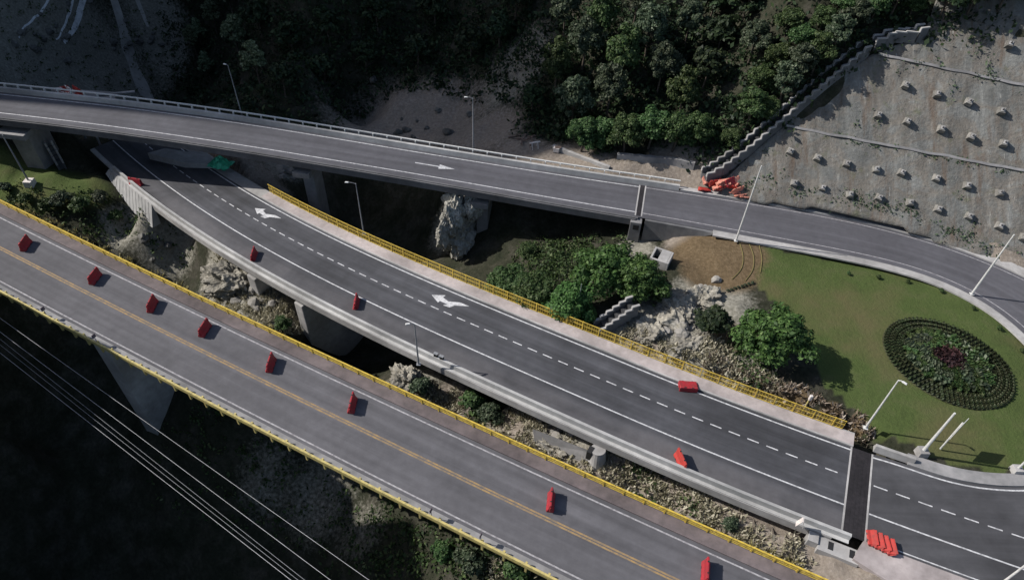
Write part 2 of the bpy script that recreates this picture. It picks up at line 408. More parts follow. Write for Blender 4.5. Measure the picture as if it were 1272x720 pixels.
# hillside with trees beyond the ramp
for a in [(5, 95, 0), (15, 92, 1.5), (5, 105, 5), (10, 115, 13), (12, 130, 24), (25, 92, 5), (20, 103, 11), (27, 101, 5), (30, 113, 11), (33, 132, 26), (40, 112, 23), (20, 150, 42), (5, 170, 48)]: cw(*a)
# cut slope with the soil nails: plane through the road edge, 44 degrees
WN = np.array([.30, .954]); WP0 = np.array([29.0, 78.9]); WT = math.tan(R(43))
def wall_z(x, y): return WT*((x-WP0[0])*WN[0]+(y-WP0[1])*WN[1])
for u in (2, 14, 28, 42, 56, 72):
    for v in (0.6, 8, 16, 26, 38):
        q = WP0+np.array([WN[1], -WN[0]])*u+WN*v
        cw(q[0], q[1], WT*v-.5)
for a in [(110, 70, 14), (95, 45, -.5), (85, 60, -.6), (130, 130, 80), (80, 20, 0), (120, 0, 0), (60, 160, 70), (100, 160, 80), (40, 190, 75), (-40, 200, 70), (0, 210, 80)]: cw(*a)
# unseen valley side added on the left to shade the gorge
for a in [(-110, 0, 28), (-100, 25, 26), (-130, 45, 42), (-95, 50, 6), (-100, 70, 6), (-95, 86, 2), (-125, 75, 22), (-130, 95, 24), (-118, 112, 24), (-125, 130, 52), (-120, 155, 58), (-110, 190, 62), (-150, 120, 90), (-160, 60, 70), (-170, 170, 110), (-80, 200, 10), (-60, 5, -30), (-80, 30, -12), (-160, 0, 60), (-60, -30, -25), (0, -40, -10), (60, -40, 0), (-120, -40, 30)]: cw(*a)
ctrl = np.array(ctrl)
def tps_fit(P, z, lam=2.0):
    n = len(P); d = np.linalg.norm(P[:, None]-P[None], axis=2)
    K = np.where(d > 0, d*d*np.log(np.maximum(d, 1e-9)), 0)+lam*np.eye(n)
    A = np.zeros((n+3, n+3)); A[:n, :n] = K; A[:n, n] = 1; A[:n, n+1:] = P; A[n, :n] = 1; A[n+1:, :n] = P.T
    return np.linalg.solve(A, np.r_[z, 0, 0, 0])
wts = tps_fit(ctrl[:, :2], ctrl[:, 2])
def tps(Q):
    out = np.empty(len(Q))
    for i in range(0, len(Q), 4000):
        q = Q[i:i+4000]; d = np.linalg.norm(q[:, None]-ctrl[None, :, :2], axis=2)
        out[i:i+4000] = np.where(d > 0, d*d*np.log(np.maximum(d, 1e-9)), 0) @ wts[:-3]+wts[-3]+q @ wts[-2:]
    return out
gx = np.r_[np.arange(-190, -112, 4), np.arange(-112, 92, .8), np.arange(92, 180, 4)]
gy = np.r_[np.arange(-60, 12, 3), np.arange(12, 150, .8), np.arange(150, 260, 4)]
GX, GY = np.meshgrid(gx, gy)
GZ = tps(np.c_[GX.ravel(), GY.ravel()]).reshape(GX.shape)
def lookup(A, x, y):
    i = np.clip(np.searchsorted(gx, x)-1, 0, len(gx)-2); j = np.clip(np.searchsorted(gy, y)-1, 0, len(gy)-2)
    fx = np.clip((x-gx[i])/(gx[i+1]-gx[i]), 0, 1); fy = np.clip((y-gy[j])/(gy[j+1]-gy[j]), 0, 1)
    return (A[j, i]*(1-fx)+A[j, i+1]*fx)*(1-fy)+(A[j+1, i]*(1-fx)+A[j+1, i+1]*fx)*fy
# rough displacement, flattened on the lawn / roads
def inpoly(P, X, Y):
    P = np.asarray(P); r = np.zeros(X.shape, bool); n = len(P)
    for i in range(n):
        x0, y0 = P[i][:2]; x1, y1 = P[i-1][:2]
        c = ((y0 > Y) != (y1 > Y)) & (X < (x1-x0)*(Y-y0)/((y1-y0) if y1 != y0 else 1e-9)+x0)
        r ^= c
    return r
flat_poly = [(26, 69), (28, 56), (33, 45), (36.5, 41), (33, 25), (45, 18), (100, 10), (100, 45), (76, 62), (64, 67), (40, 76), (20, 80), (20, 73)]
flat = inpoly(flat_poly, GX, GY)
wallmask = inpoly([(26, 79), (40, 76), (64, 66.5), (80, 60), (130, 110), (78, 140)], GX, GY)
lawn2 = np.exp(-(((GX+69)/9)**2+((GY-77)/6)**2))
amp = np.where(flat, .02, np.where(wallmask, .05, .8))*(1-.9*np.clip(lawn2*1.6, 0, 1))
nz = np.array([noise.fractal((x*.16, y*.16, 3.1), 1.0, 2.0, 5)+.5*noise.ridged_multi_fractal((x*.09, y*.09, 7.7), 1., 2., 3, 1., 2.)-.5 for x, y in zip(GX.ravel(), GY.ravel())]).reshape(GX.shape)
amp = amp*(1+1.6*np.exp(-(((GX+80)/35)**2+((GY-135)/28)**2)))*(1+.9*np.exp(-(((GX+15)/45)**2+((GY-22)/18)**2)))
GZ = GZ+amp*nz
GZ = np.where(flat, np.minimum(GZ, -.02), GZ)
# keep the ground below every deck and road
def press(p, half, clear, a=0, b=1e9):
    for k in ks(p, a, b):
        x, y, z = p.P[k]; h = fo(half, k)
        m = (np.abs(GX-x) < h+2) & (np.abs(GY-y) < h+2)
        d = np.hypot(GX-x, GY-y); m &= d < h
        GZ[m] = np.minimum(GZ[m], z-clear)
press(B1, 6.0, 2.6); press(B2, 7.6, 2.4, 0, S_J2-1); press(B2, 14, .10, S_J2-1, 1e9)
press(B3, 4.2, 2.6, 0, S_J3); press(B3, lambda k: H3[k]+2.2, .12, S_J3, 1e9)
# unseen ridge added on the left, shaped to cast shade on gorge and ravine
_t = np.clip((GY-103)/10, 0, 1); _t = _t*_t*(3-2*_t)
_low = np.minimum(GZ, np.maximum(.66*(-74-GX)-8, -40))
_high = np.clip((-112-GX)*3.0, 0, 140)+GZ*0.1
GZ = np.where(GX < -112, _low*(1-_t)+np.maximum(_high, GZ)*_t, np.where(GX < -76, np.minimum(GZ, _low*(1-_t)+GZ*_t), GZ))
_u = np.clip((50-GY)/4.5, 0, 1); _u = _u*_u*(3-2*_u)
_south = np.clip((-56-GX)*2.7-36, -60, 60)  # unseen southern ridge, raised to throw shade into the gorge
GZ = np.where(GX < -56, np.maximum(GZ, _south*_u+GZ*(1-_u)), GZ)
_u2 = np.clip((69-GY)/4, 0, 1); _mid = np.clip((-63-GX)*3.4-18, -60, np.interp(GY, [49, 52, 54, 56, 58, 61, 64, 68], [36, 29, 20, 12, 5, -3, -3, -7]))  # unseen ridge stepped to shade the gorge yet clear the bridge
GZ = np.where(GX < -63, np.maximum(GZ, _mid*_u2+GZ*(1-_u2)), GZ)
GH = GZ
def ground(x, y): return float(lookup(GH, x, y))
def T(px, py):
    v = ray(px, py); t = 20.0
    while t < 320:
        x, y, z = v[0]*t, v[1]*t, HC+v[2]*t
        if z < ground(x, y):
            lo, hi = t-1.0, t
            for _ in range(12):
                m = (lo+hi)/2
                if HC+v[2]*m < ground(v[0]*m, v[1]*m): hi = m
                else: lo = m
            t = hi; return np.array([v[0]*t, v[1]*t, ground(v[0]*t, v[1]*t)])
        t += 1.0
    return at(px, py, 0)
# surface zones (what the ground is made of): rock / lawn / bare dirt
Zr = np.zeros(GX.shape); Zg = np.zeros(GX.shape); Zd = np.zeros(GX.shape)
def blob(Zn, px, py, r, k=1.0, ry=None, rot=0):
    q = T(px, py); ry = ry or r; dx, dy = GX-q[0], GY-q[1]; c, s = math.cos(rot), math.sin(rot)
    u, v = dx*c+dy*s, -dx*s+dy*c
    Zn[:] = np.maximum(Zn, k*np.clip(1.6-1.3*np.sqrt((u/r)**2+(v/ry)**2), 0, 1))
for a in [(290, 350, 6), (330, 385, 6), (270, 330, 4), (505, 470, 4.5), (690, 560, 7), (640, 535, 4), (570, 265, 5), (555, 285, 3), (840, 400, 6.5), (800, 415, 5), (880, 380, 6), (870, 440, 6), (845, 440, 5), (910, 450, 4), (790, 310, 3), (800, 590, 4), (740, 580, 5), (350, 210, 3), (1010, 160, 1), (30, 60, 16), (80, 40, 14), (60, 90, 8), (20, 20, 14), (150, 80, 5), (200, 40, 8), (530, 150, 9), (590, 160, 6), (470, 160, 6), (640, 90, 7), (210, 300, 5), (330, 590, 5, .5), (400, 620, 6, .55), (450, 660, 4, .5), (160, 290, 4)]: blob(Zr, *a)
for a in [(40, 225, 9, 1, 5.5), (90, 235, 6, 1, 4), (10, 210, 7, 1, 5)]: blob(Zg, *a)
lawn_poly = [(29.0, 68.8), (37.5, 67.6), (45.3, 66.0), (51, 64.2), (55.6, 60.8), (58, 58.9), (59.7, 55.3), (60.5, 50), (60, 40), (54, 37.2), (48, 36.7), (45.3, 37), (42.6, 38.2), (40.9, 39.2), (37.5, 40.9), (34, 47), (33.5, 52), (31.5, 58), (29.5, 62), (29.0, 66)]
Zg = np.where(inpoly(lawn_poly, GX, GY), 1.0, Zg)
for a in [(850, 300, 3), (940, 690, 6), (1000, 690, 6), (880, 650, 4), (700, 200, 9, 1, 4), (780, 222, 9, 1, 3), (640, 195, 6), (850, 228, 6, 1, 3), (840, 205, 5), (540, 150, 11, .9), (470, 150, 11, .8), (600, 165, 8, .9), (510, 130, 8, .7), (310, 220, 5), (330, 235, 4), (270, 200, 6), (800, 440, 3), (905, 310, 3)]: blob(Zd, *a)
Zb = np.zeros(GX.shape)
for a in [(885, 310, 5), (905, 335, 4.5), (880, 340, 4), (862, 318, 4), (925, 315, 3.5), (905, 420, 2.5), (985, 500, 1.6), (1030, 518, 1.4), (1065, 532, 1.0), (945, 482, 2)]: blob(Zb, *a)
Zd = np.where(inpoly([(28, 32), (40, 27), (60, 18), (60, 5), (25, 5), (22, 26)], GX, GY), 1, Zd)
for a in [(640, 535, 4), (760, 592, 4), (810, 612, 5), (860, 640, 5), (910, 660, 5), (560, 500, 3), (680, 560, 3)]: blob(Zd, *a)
for k in range(len(B3.s)):
    if B3.s[k] > S_J3+2:
        q = B3.pt(k, H3[k]+2.6); Zd[np.hypot(GX-q[0], GY-q[1]) < 2.8] = 1
def blur(A):
    for _ in range(2):
        A = A.copy(); A[1:-1, 1:-1] = (A[1:-1, 1:-1]*2+A[:-2, 1:-1]+A[2:, 1:-1]+A[1:-1, :-2]+A[1:-1, 2:])/6
    return A
Zr, Zd = blur(Zr), blur(Zd)
nyy, nxx = GX.shape
idx = np.arange(nyy*nxx).reshape(nyy, nxx)
quad = np.stack([idx[:-1, :-1], idx[:-1, 1:], idx[1:, 1:], idx[1:, :-1]], -1).reshape(-1, 4)
me = bpy.data.meshes.new('terrain')
me.from_pydata(np.stack([GX.ravel(), GY.ravel(), GZ.ravel()], 1).tolist(), [], quad.tolist())
ca = me.color_attributes.new('zone', 'FLOAT_COLOR', 'POINT')
ca.data.foreach_set('color', np.stack([Zr.ravel(), Zg.ravel(), Zd.ravel(), Zb.ravel()], 1).astype(np.float32).ravel())
me.polygons.foreach_set('use_smooth', [True]*len(me.polygons))
def terrain_mat():
    m, nt, b = newmat('ground_soil_rock_grass'); p = geo_pos(nt)
    at_ = nt.nodes.new('ShaderNodeAttribute'); at_.attribute_name = 'zone'
    sep = nt.nodes.new('ShaderNodeSeparateColor'); nt.links.new(at_.outputs['Color'], sep.inputs[0])
    n1 = noise_node(nt, .35, 6, .65, p); n2 = noise_node(nt, 2.2, 6, .7, p); n3 = noise_node(nt, 9, 4, .7, p)
    nb = noise_node(nt, .08, 4, .6, p)
    base = ramp(nt, n1.outputs[0], [(.3, (.018, .022, .013)), (.5, (.035, .036, .024)), (.72, (.07, .064, .052))]).outputs[0]
    base = mix(nt, 1.0, base, ramp(nt, n2.outputs[0], [(.25, g3(.55)), (.75, g3(1.4))]).outputs[0], 'MULTIPLY')
    rock = ramp(nt, n2.outputs[0], [(.25, (.11, .105, .085)), (.5, (.22, .21, .175)), (.75, (.36, .34, .30))]).outputs[0]
    lawn = ramp(nt, n1.outputs[0], [(.25, (.056, .076, .026)), (.5, (.068, .094, .030)), (.75, (.088, .100, .042))]).outputs[0]
    lawn = mix(nt, 1.0, lawn, ramp(nt, n3.outputs[0], [(.3, g3(.75)), (.7, g3(1.25))]).outputs[0], 'MULTIPLY')
    lawn = mix(nt, ramp(nt, nb.outputs[0], [(.5, (0, 0, 0)), (.68, (.75, .75, .75))]).outputs[0], lawn, (.115, .10, .05))
    dirt = ramp(nt, n2.outputs[0], [(.25, (.15, .125, .10)), (.55, (.25, .215, .18)), (.8, (.38, .34, .30))]).outputs[0]
    edge = lambda ch, k: math_(nt, 'MINIMUM', math_(nt, 'MAXIMUM', math_(nt, 'ADD', math_(nt, 'MULTIPLY', ch, 2.2), math_(nt, 'SUBTRACT', math_(nt, 'MULTIPLY', n2.outputs[0], k), .6+k/2)), 0.0), 1.0)
    c = mix(nt, edge(sep.outputs[0], 1.8), base, rock)
    c = mix(nt, edge(sep.outputs[2], 1.6), c, dirt)
    c = mix(nt, edge(sep.outputs[1], .8), c, lawn)
    brown = ramp(nt, n2.outputs[0], [(.25, (.075, .055, .032)), (.5, (.125, .09, .052)), (.8, (.20, .15, .095))]).outputs[0]
    c = mix(nt, edge(at_.outputs['Alpha'], 1.2), c, brown)
    nt.links.new(c, b.inputs['Base Color']); b.inputs['Roughness'].default_value = .95; b.inputs['Specular IOR Level'].default_value = .1
    bump(nt, b, n2.outputs[0], .5, .35)
    return m
me.materials.append(terrain_mat())
ter = bpy.data.objects.new('terrain', me); C.objects.link(ter); tag(ter, kind='structure')

# ================================================================= old two-lane bridge (foreground)
def struct(o): return tag(o, kind='structure')
rb1 = struct(ribbon('road', B1, -4.1, 4.1, 0.0, M['asphalt_b1'], ncross=4))
ribbon('edge_line', B1, 3.58, 3.73, .006, M['white_worn'], rb1)
ribbon('edge_line', B1, -3.73, -3.58, .006, M['white_worn'], rb1)
ribbon('centre_line', B1, -.22, -.05, .006, M['yellow_line'], rb1); ribbon('centre_line', B1, .05, .22, .006, M['yellow_line'], rb1)
struct(ribbon('pavement', B1, 4.27, 5.55, .17, M['walk_brown']))
br1 = empty('road_bridge', B1.at_s(B1.near(-20, 40)))
tag(br1, 'long old two lane concrete bridge with yellow railings crossing the dark gorge in front', 'bridge')
def local(o, root):
    """keep world place while parented to an empty standing at the thing's base"""
    o.data.transform(Matrix.Translation(-Vector(root.location))) if root.rotation_euler.z == 0 else None
    o.parent = root; return o
def part(mb, name, mat, root, bevel=0, smooth=False): return local(mb.build(name, mat, None, bevel=bevel, smooth=smooth), root)
part(sweep(MB(), B1, [(-4.75, -.03), (5.6, -.03), (5.6, -.33), (-4.75, -.33)]), 'deck', M['concrete_mid'], br1)
part(sweep(MB(), B1, [(4.1, -.02), (4.1, .15), (4.27, .17), (4.27, -.02)]), 'kerb', M['walk_brown'], br1)
part(sweep(MB(), B1, [(4.28, -.02), (4.28, .165), (5.55, .165), (5.55, -.02)]), 'walkway_slab', M['concrete_mid'], br1)
part(sweep(MB(), B1, [(-4.1, -.02), (-4.1, .18), (-4.7, .2), (-4.7, -.02)]), 'kerb', M['concrete_mid'], br1)
for o in (-3.6, -1.2, 1.4, 4.0):
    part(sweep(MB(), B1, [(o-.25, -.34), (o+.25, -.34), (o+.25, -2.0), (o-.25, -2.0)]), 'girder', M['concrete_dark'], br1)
def pier(root, p, s, offs, width, thick, top, mat, cap=None, taper=1.0):
    c = p.at_s(s, offs); a = p.ang(s); zt = c[2]+top
    zb = min(ground(c[0]+math.cos(a+math.pi/2)*q, c[1]+math.sin(a+math.pi/2)*q) for q in (-width/2, 0, width/2))-1.5
    mb = MB(); Mr = Matrix.Rotation(a, 3, 'Z'); h = zt-zb
    mb.box((c[0], c[1], (zt+zb)/2), (thick, width, h), Mr)
    o = part(mb, 'pier', mat, root, bevel=.12)
    if cap:
        m2 = MB(); m2.box((c[0], c[1], zt+.45), (thick*1.5, cap, .88), Mr); local(m2.build('pier_cap', mat, None, bevel=.08), root)
    return o
pier(br1, B1, B1.near(-44.0, 53), -.4, 7.4, 2.4, -2.05, M['concrete'])

def railing(name, label, p, off, a, b, step, rails, post, mat, postmat=None, z0=0.0, group=None, cat='railing'):
    root = empty(name, p.at_s((a+b)/2, off)); tag(root, label, cat, group)
    for (o, z, w, h) in rails:
        part(sweep(MB(), p, [(off+o-w/2, z-h/2), (off+o+w/2, z-h/2), (off+o+w/2, z+h/2), (off+o-w/2, z+h/2)], a, b), 'rail', mat, root)
    first = None; d = a+step/2; n = 0
    while d < b and n < 100:
        q = p.at_s(d, off+post[3]); ang = p.ang(d)
        if first is None:
            m = MB(); m.box((0, 0, (post[1]+post[2])/2), (post[0], post[0], post[2]-post[1])); first = m.build('post', postmat or mat); o = first
        else:
            o = first.copy(); C.objects.link(o)
        o.parent = root; o.location = Vector(q)-Vector(root.location); o.rotation_euler = (0, 0, ang)
        d += step; n += 1
    return root
a1, b1_ = B1.near(-84, 72), B1.near(28, 18)
railing('metal_railing', 'yellow metal railing along the far walkway edge of the old bridge, beside grass and shrubs', B1, 5.38, a1, b1_, 2.0,
        [(0, .98, .14, .14), (0, .62, .05, .16), (0, .36, .05, .05)], (.12, .17, 1.0, .0), M['yellow'])
railing('metal_railing', 'weathered yellow rail with side mounted posts along the gorge side of the old bridge', B1, -4.9, a1, b1_, 2.15,
        [(-.08, .66, .2, .42), (-.03, .12, .1, .1)], (.2, -1.0, .8, .12), M['yellow_pale'], M['yellow_pale'])
def panel_post(p, s, off, label):
    q = p.at_s(s, off); r = empty('delineator_post', q, p.ang(s)); tag(r, label, 'marker post', 'marker posts on the near railing of the old bridge')
    MB().tube((0, 0, .7), (0, 0, 1.7), .04).build('post', M['grey_pole'], r)
    m = MB(); m.box((0, 0, 1.65), (.05, .42, .5)); m.build('panel', M['mark'], r, bevel=.01)
for px, py, lb in [(60, 394, 'dark square marker on a short post on the near railing, leftmost of the four'), (120, 426, 'dark square marker on a short post on the near railing above the big pier'), (532, 648, 'dark square marker on the near railing where the slope below turns green'), (592, 674, 'dark square marker on the near railing, rightmost, above pale scrub')]:
    q = at(px, py, .7); s0 = B1.near(q[0], q[1]); panel_post(B1, s0, -4.82, lb)

# ================================================================= middle bridge / ramp with dashed centre line
SL2 = B2.near(-66, 92)
rb2 = struct(ribbon('road', B2, -6.25, 3.6, 0.0, M['asphalt_b2'], a=SL2, b=S_J2-.75, ncross=5))
ribbon('edge_line', B2, -3.32, -3.17, .006, M['white'], rb2, a=SL2, b=S_J2-.8)
ribbon('edge_line', B2, 3.15, 3.30, .006, M['white'], rb2, a=SL2, b=S_J2-.8)
dashes('lane_line', B2, 0, .13, 1.15, .75, .006, M['white'], rb2, a=SL2, b=S_J2-.8)
ribbon('edge_line', B2, -6.2, -6.1, .006, M['white_worn'], rb2, a=B2.near(-30, 60), b=S_J2-.8)
def arrow(p, s, off, poly, name, parent, flip=1):
    V = [p.at_s(s+u, off+v, .0075) for u, v in poly]; F = [tuple(range(len(V)))]
    o = obj(name, V, F, M['white'], parent)
    if o.data.polygons[0].normal.z < 0: o.data.flip_normals()
    return o
# straight-and-right arrow, pointing down the ramp (towards the far left)
merge_arrow = [(-2.3, -.55), (-.9, -1.05), (-1.2, -.6), (.2, -.35), (.7, -.95), (1.6, .15), (.4, .1), (1.1, .75), (-.55, .15), (-1.0, .1), (-.95, .25)]
merge_arrow = [(-2.6, -.05), (-1.1, .75), (-1.15, .3), (-.2, .05), (1.2, .62), (2.5, .62), (.9, -.1), (.55, -.7), (-.35, -.78), (-.05, -.42), (-1.1, -.38), (-1.15, -.72)]
for px, py in ((556, 374), (327, 262)):
    q = at(px, py, -1.0 if px > 400 else -3.4); arrow(B2, B2.near(q[0], q[1]), 1.62, merge_arrow, 'arrow_marking', rb2)
struct(ribbon('pavement', B2, 3.75, 5.15, .2, M['sidewalk'], a=B2.near(-38, 78), b=S_J2-.75))
br2 = empty('road_bridge', B2.at_s(B2.near(0, 50)))
tag(br2, 'middle bridge with fresh dark asphalt and dashed lane line, passing under the upper bridge', 'bridge')
b2a, b2b = B2.near(-47, 85), S_J2-.4
part(sweep(MB(), B2, [(-6.9, -.04), (5.4, -.04), (5.4, -.34), (-6.9, -.34)], SL2, S_J2-.8), 'deck', M['concrete'], br2)
part(sweep(MB(), B2, [(3.6, -.03), (3.6, .17), (3.76, .195), (5.3, .195), (5.3, -.03)], B2.near(-38, 78), S_J2-.75), 'walkway_slab', M['concrete'], br2)
part(sweep(MB(), B2, [(-6.26, -.03), (-6.3, .22), (-6.45, .75), (-6.75, .75), (-6.78, .1), (-7.1, .06), (-7.1, -.03)], B2.near(-59, 88), S_J2-.2), 'parapet', M['concrete_pale'], br2)
part(sweep(MB(), B2, [(-6.95, -.035), (-7.16, -.035), (-7.16, -1.0), (-6.95, -1.0)], B2.near(-59, 88), S_J2-1.6), 'edge_beam', M['concrete'], br2)
for o in (-5.6, -2.6, .6, 3.8):
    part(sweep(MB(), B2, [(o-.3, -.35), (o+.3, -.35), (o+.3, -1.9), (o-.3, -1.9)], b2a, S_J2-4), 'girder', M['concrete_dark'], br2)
for x, y, w_, t_, m_ in [(-30.0, 70, 9.5, 1.6, 'concrete'), (-22.3, 65, 9.5, 1.4, 'concrete')]:
    pier(br2, B2, B2.near(x, y), -2.3, w_, t_, -1.95, M[m_])
# expansion joint
j = part(sweep(MB(), B2, [(-6.25, -.03), (3.6, -.03), (3.6, .004), (-6.25, .004)], S_J2-.75, S_J2+1.2), 'expansion_joint', M['joint'], br2)
def crossbar(p, s0, s1, o0, o1, z, mat, name, root):
    V = [p.at_s(s0, o0, z), p.at_s(s1, o0, z), p.at_s(s1, o1, z), p.at_s(s0, o1, z)]
    V += [v+np.array([0, 0, -.05]) for v in V]
    o = obj(name, V, [(0, 1, 2, 3), (4, 7, 6, 5), (0, 4, 5, 1), (1, 5, 6, 2), (2, 6, 7, 3), (3, 7, 4, 0)], mat)
    return local(o, root)
jo = [(-6.25, 3.6)]
crossbar(B2, S_J2-.93, S_J2-.76, -6.25, 3.6, .012, M['concrete'], 'joint_nosing', br2)
crossbar(B2, S_J2+1.08, S_J2+1.25, -6.25, 3.6, .012, M['concrete'], 'joint_nosing', br2)
for k in range(1, 5):
    crossbar(B2, S_J2-.72+k*.36, S_J2-.68+k*.36, -6.25, 3.6, .016, M['joint'], 'joint_rib', br2)

# junction on solid ground right of the joint
Q = lambda *a: [at(*p)[:2] for p in a]
edge_pts = [B2.at_s(S_J2+1.2, 3.22)[:2], *Q((1112, 575), (1130, 582), (1150, 590), (1175, 598), (1200, 604), (1240, 609), (1272, 610), (1320, 606), (1380, 590))]
edge_pts = smooth_curve(np.array(edge_pts), 60)
JE = Path(np.c_[edge_pts, 0*edge_pts[:, 0]], .6)
lowleft = [B2.at_s(d, -6.25)[:2] for d in np.linspace(B2.s[-1], S_J2+1.2, 25)]
top = [JE.at_s(d, .42)[:2] for d in np.linspace(0, JE.s[-1], 40)]
poly = [(*p, -.006) for p in lowleft+top]+[(88, 36, -.006)]
junc = struct(obj('road', poly, [tuple(range(len(poly)))], M['asphalt_r'], uv=[(p[0], p[1]) for p in poly]))
if junc.data.polygons[0].normal.z < 0: junc.data.flip_normals()
bm = bmesh.new(); bm.from_mesh(junc.data); bmesh.ops.triangulate(bm, faces=bm.faces); bm.to_mesh(junc.data); bm.free()
ribbon('edge_line', JE, -.08, .08, .006, M['white'], junc)
ribbon('edge_line', B2, -3.32, -3.17, .006, M['white'], junc, a=S_J2+1.3)
ribbon('edge_line', B2, -5.95, -5.83, .006, M['white'], junc, a=S_J2+1.3)
dashes('lane_line', B2, 0, .13, 1.25, .75, .006, M['white'], junc, a=S_J2+1.5)
kb = struct(sweep(MB(), JE, [(.42, -.05), (.42, .14), (.62, .16), (1.75, .16), (1.75, -.05)], 3.2).build('pavement', M['concrete_mid']))
# concrete edge slab beyond the joint on the near side
es = MB(); es.v = []
sl = [B2.at_s(S_J2+1.0, -6.28), B2.at_s(S_J2+12, -6.28), B2.at_s(S_J2+26, -6.28), B2.at_s(S_J2+26, -11.5), B2.at_s(S_J2+9, -9.6), B2.at_s(S_J2+3, -9.2), B2.at_s(S_J2+.3, -8.4)]
V = [(p[0], p[1], z) for z in (-.5, .12) for p in sl]; n = len(sl)
es.add(V, [tuple(range(n-1, -1, -1)), tuple(range(n, 2*n))]+[(i, (i+1) % n, n+(i+1) % n, n+i) for i in range(n)])
struct(es.build('pavement', M['sidewalk']))
# abutment with two dark openings
ab = empty('bridge_abutment', B2.at_s(S_J2-1.2, -8.0)); tag(ab, 'pale concrete bridge abutment block with two dark slots below the red barrier cluster', 'abutment')
def frame_box(root, name, s0, s1, o0, o1, z0, z1, mat, bev=.03):
    m = MB(); a, b, c, d = (B2.at_s(s0, o0), B2.at_s(s1, o0), B2.at_s(s1, o1), B2.at_s(s0, o1))
    V = [(p[0], p[1], z) for z in (z0, z1) for p in (a, b, c, d)]
    m.add(V, [(3, 2, 1, 0), (4, 5, 6, 7), (0, 1, 5, 4), (1, 2, 6, 5), (2, 3, 7, 6), (3, 0, 4, 7)])
    return part(m, name, mat, root, bevel=bev)
frame_box(ab, 'block', S_J2-2.6, S_J2+.9, -8.6, -7.2, -2.2, -.25, M['concrete'])
for d in (-1.75, .05): frame_box(ab, 'slot', S_J2+d, S_J2+d+.45, -8.2, -7.4, -.6, -.235, M['black'], .0)
frame_box(ab, 'wing', S_J2-3.5, S_J2-2.62, -8.2, -7.2, -2.2, -.05, M['concrete'])
# short barrier wall ending by the lawn
bw = empty('concrete_wall', B2.at_s(S_J2+3, 4.6)); tag(bw, 'short pale concrete barrier wall between the expansion joint and the lawn', 'wall')
m = sweep(MB(), B2, [(4.0, -.1), (4.15, .75), (4.45, .75), (4.75, -.1)], S_J2+1.2, S_J2+5.0); part(m, 'barrier_wall', M['concrete'], bw, bevel=.03)
# wing wall under the far left end of the parapet
ww = empty('retaining_wall', B2.at_s(B2.near(-56, 88), -7.2)); tag(ww, 'pale ribbed concrete retaining wall under the far left end of the middle bridge, above the left lawn', 'wall')
m = MB(); s0, s1 = B2.near(-60, 89.5), B2.near(-48.5, 82)
for i in range(14):
    d0, d1 = s0+(s1-s0)*i/14, s0+(s1-s0)*(i+1)/14
    h0 = 3.6*min(1, (i)/9+.12); h1 = 3.6*min(1, (i+1)/9+.12)
    V = []
    for d, h in ((d0, h0), (d1-.12, h1)):
        for o, zz in ((-7.18, -.05), (-7.75-.16*h, -h-.1), (-7.0, -h-.1), (-6.9, -.05)): V.append(B2.at_s(d, o, zz))
    m.add(V, [(0, 1, 5, 4), (1, 2, 6, 5), (2, 3, 7, 6), (3, 0, 4, 7), (3, 2, 1, 0), (4, 5, 6, 7)])
part(m, 'ribbed_face', M['concrete_pale'], ww)

# yellow mesh fence on the far side of the middle bridge
fa, fb = B2.near(-36.5, 79), B2.near(33.5, 38.5)
root = railing('yellow_fence', 'yellow metal mesh fence along the far pavement of the middle bridge', B2, 5.22, fa, fb, 2.0,
        [(0, 1.55, .07, .07), (0, .28, .06, .06), (0, .95, .05, .05)], (.10, .15, 1.62, 0), M['yellow'], cat='fence')
m = MB(); d = fa+.1
wires = []
while d < fb:
    q = B2.at_s(d, 5.22, 0); q2 = B2.at_s(d+.14, 5.22, 0)
    wires.append([(q[0], q[1], q[2]+.28), (q[0]+.03, q[1]-.015, q[2]+.28), (q[0]+.03, q[1]-.015, q[2]+1.55), (q[0], q[1], q[2]+1.55)])
    d += .3
for z in (.45, .62, .79, 1.12, 1.28, 1.43):
    d = fa
    while d < fb-2:
        q, q2 = B2.at_s(d, 5.22, z), B2.at_s(d+2, 5.22, z)
        wires.append([tuple(q), tuple(q2), (q2[0], q2[1], q2[2]+.03), (q[0], q[1], q[2]+.03)]); d += 2
o = quads_obj('mesh_infill', np.array(wires), M['yellow']); local(o, root)

# ================================================================= upper bridge and the curving access road
H3f = lambda k: float(np.interp(k, np.arange(len(H3)), H3))
hw = lambda e: (lambda k: H3f(k)+e)
hm = lambda e: (lambda k: -H3f(k)-e)
rb3 = struct(ribbon('road', B3, hm(.95), hw(.45), 0.0, M['asphalt_b3'], ncross=4))
ribbon('edge_line', B3, hw(-.15), hw(.0), .006, M['white'], rb3, b=S_J3-.3)
ribbon('edge_line', B3, hm(.0), hm(-.15), .006, M['white'], rb3, b=S_J3-.3)
ribbon('edge_line', B3, hw(-.12), hw(.0), .006, M['white_worn'], rb3, a=S_J3+.5)
ribbon('edge_line', B3, hm(.0), hm(-.12), .006, M['white_worn'], rb3, a=S_J3+.5)
q = at(540, 207, .6); s0 = B3.near(q[0], q[1])
arrow(B3, s0, 0, [(-3.2, -.09), (.3, -.09), (.3, -.52), (2.6, 0), (.3, .52), (.3, .09), (-3.2, .09)], 'arrow_marking', rb3)
br3 = empty('road_bridge', B3.at_s(B3.near(-20, 80)))
tag(br3, 'upper single lane bridge crossing over the middle bridge, with one thin white arrow', 'bridge')
part(sweep(MB(), B3, [(hm(1.3), -.04), (hw(.8), -.04), (hw(.8), -.36), (hm(1.3), -.36)], 0, S_J3), 'deck', M['concrete_mid'], br3)
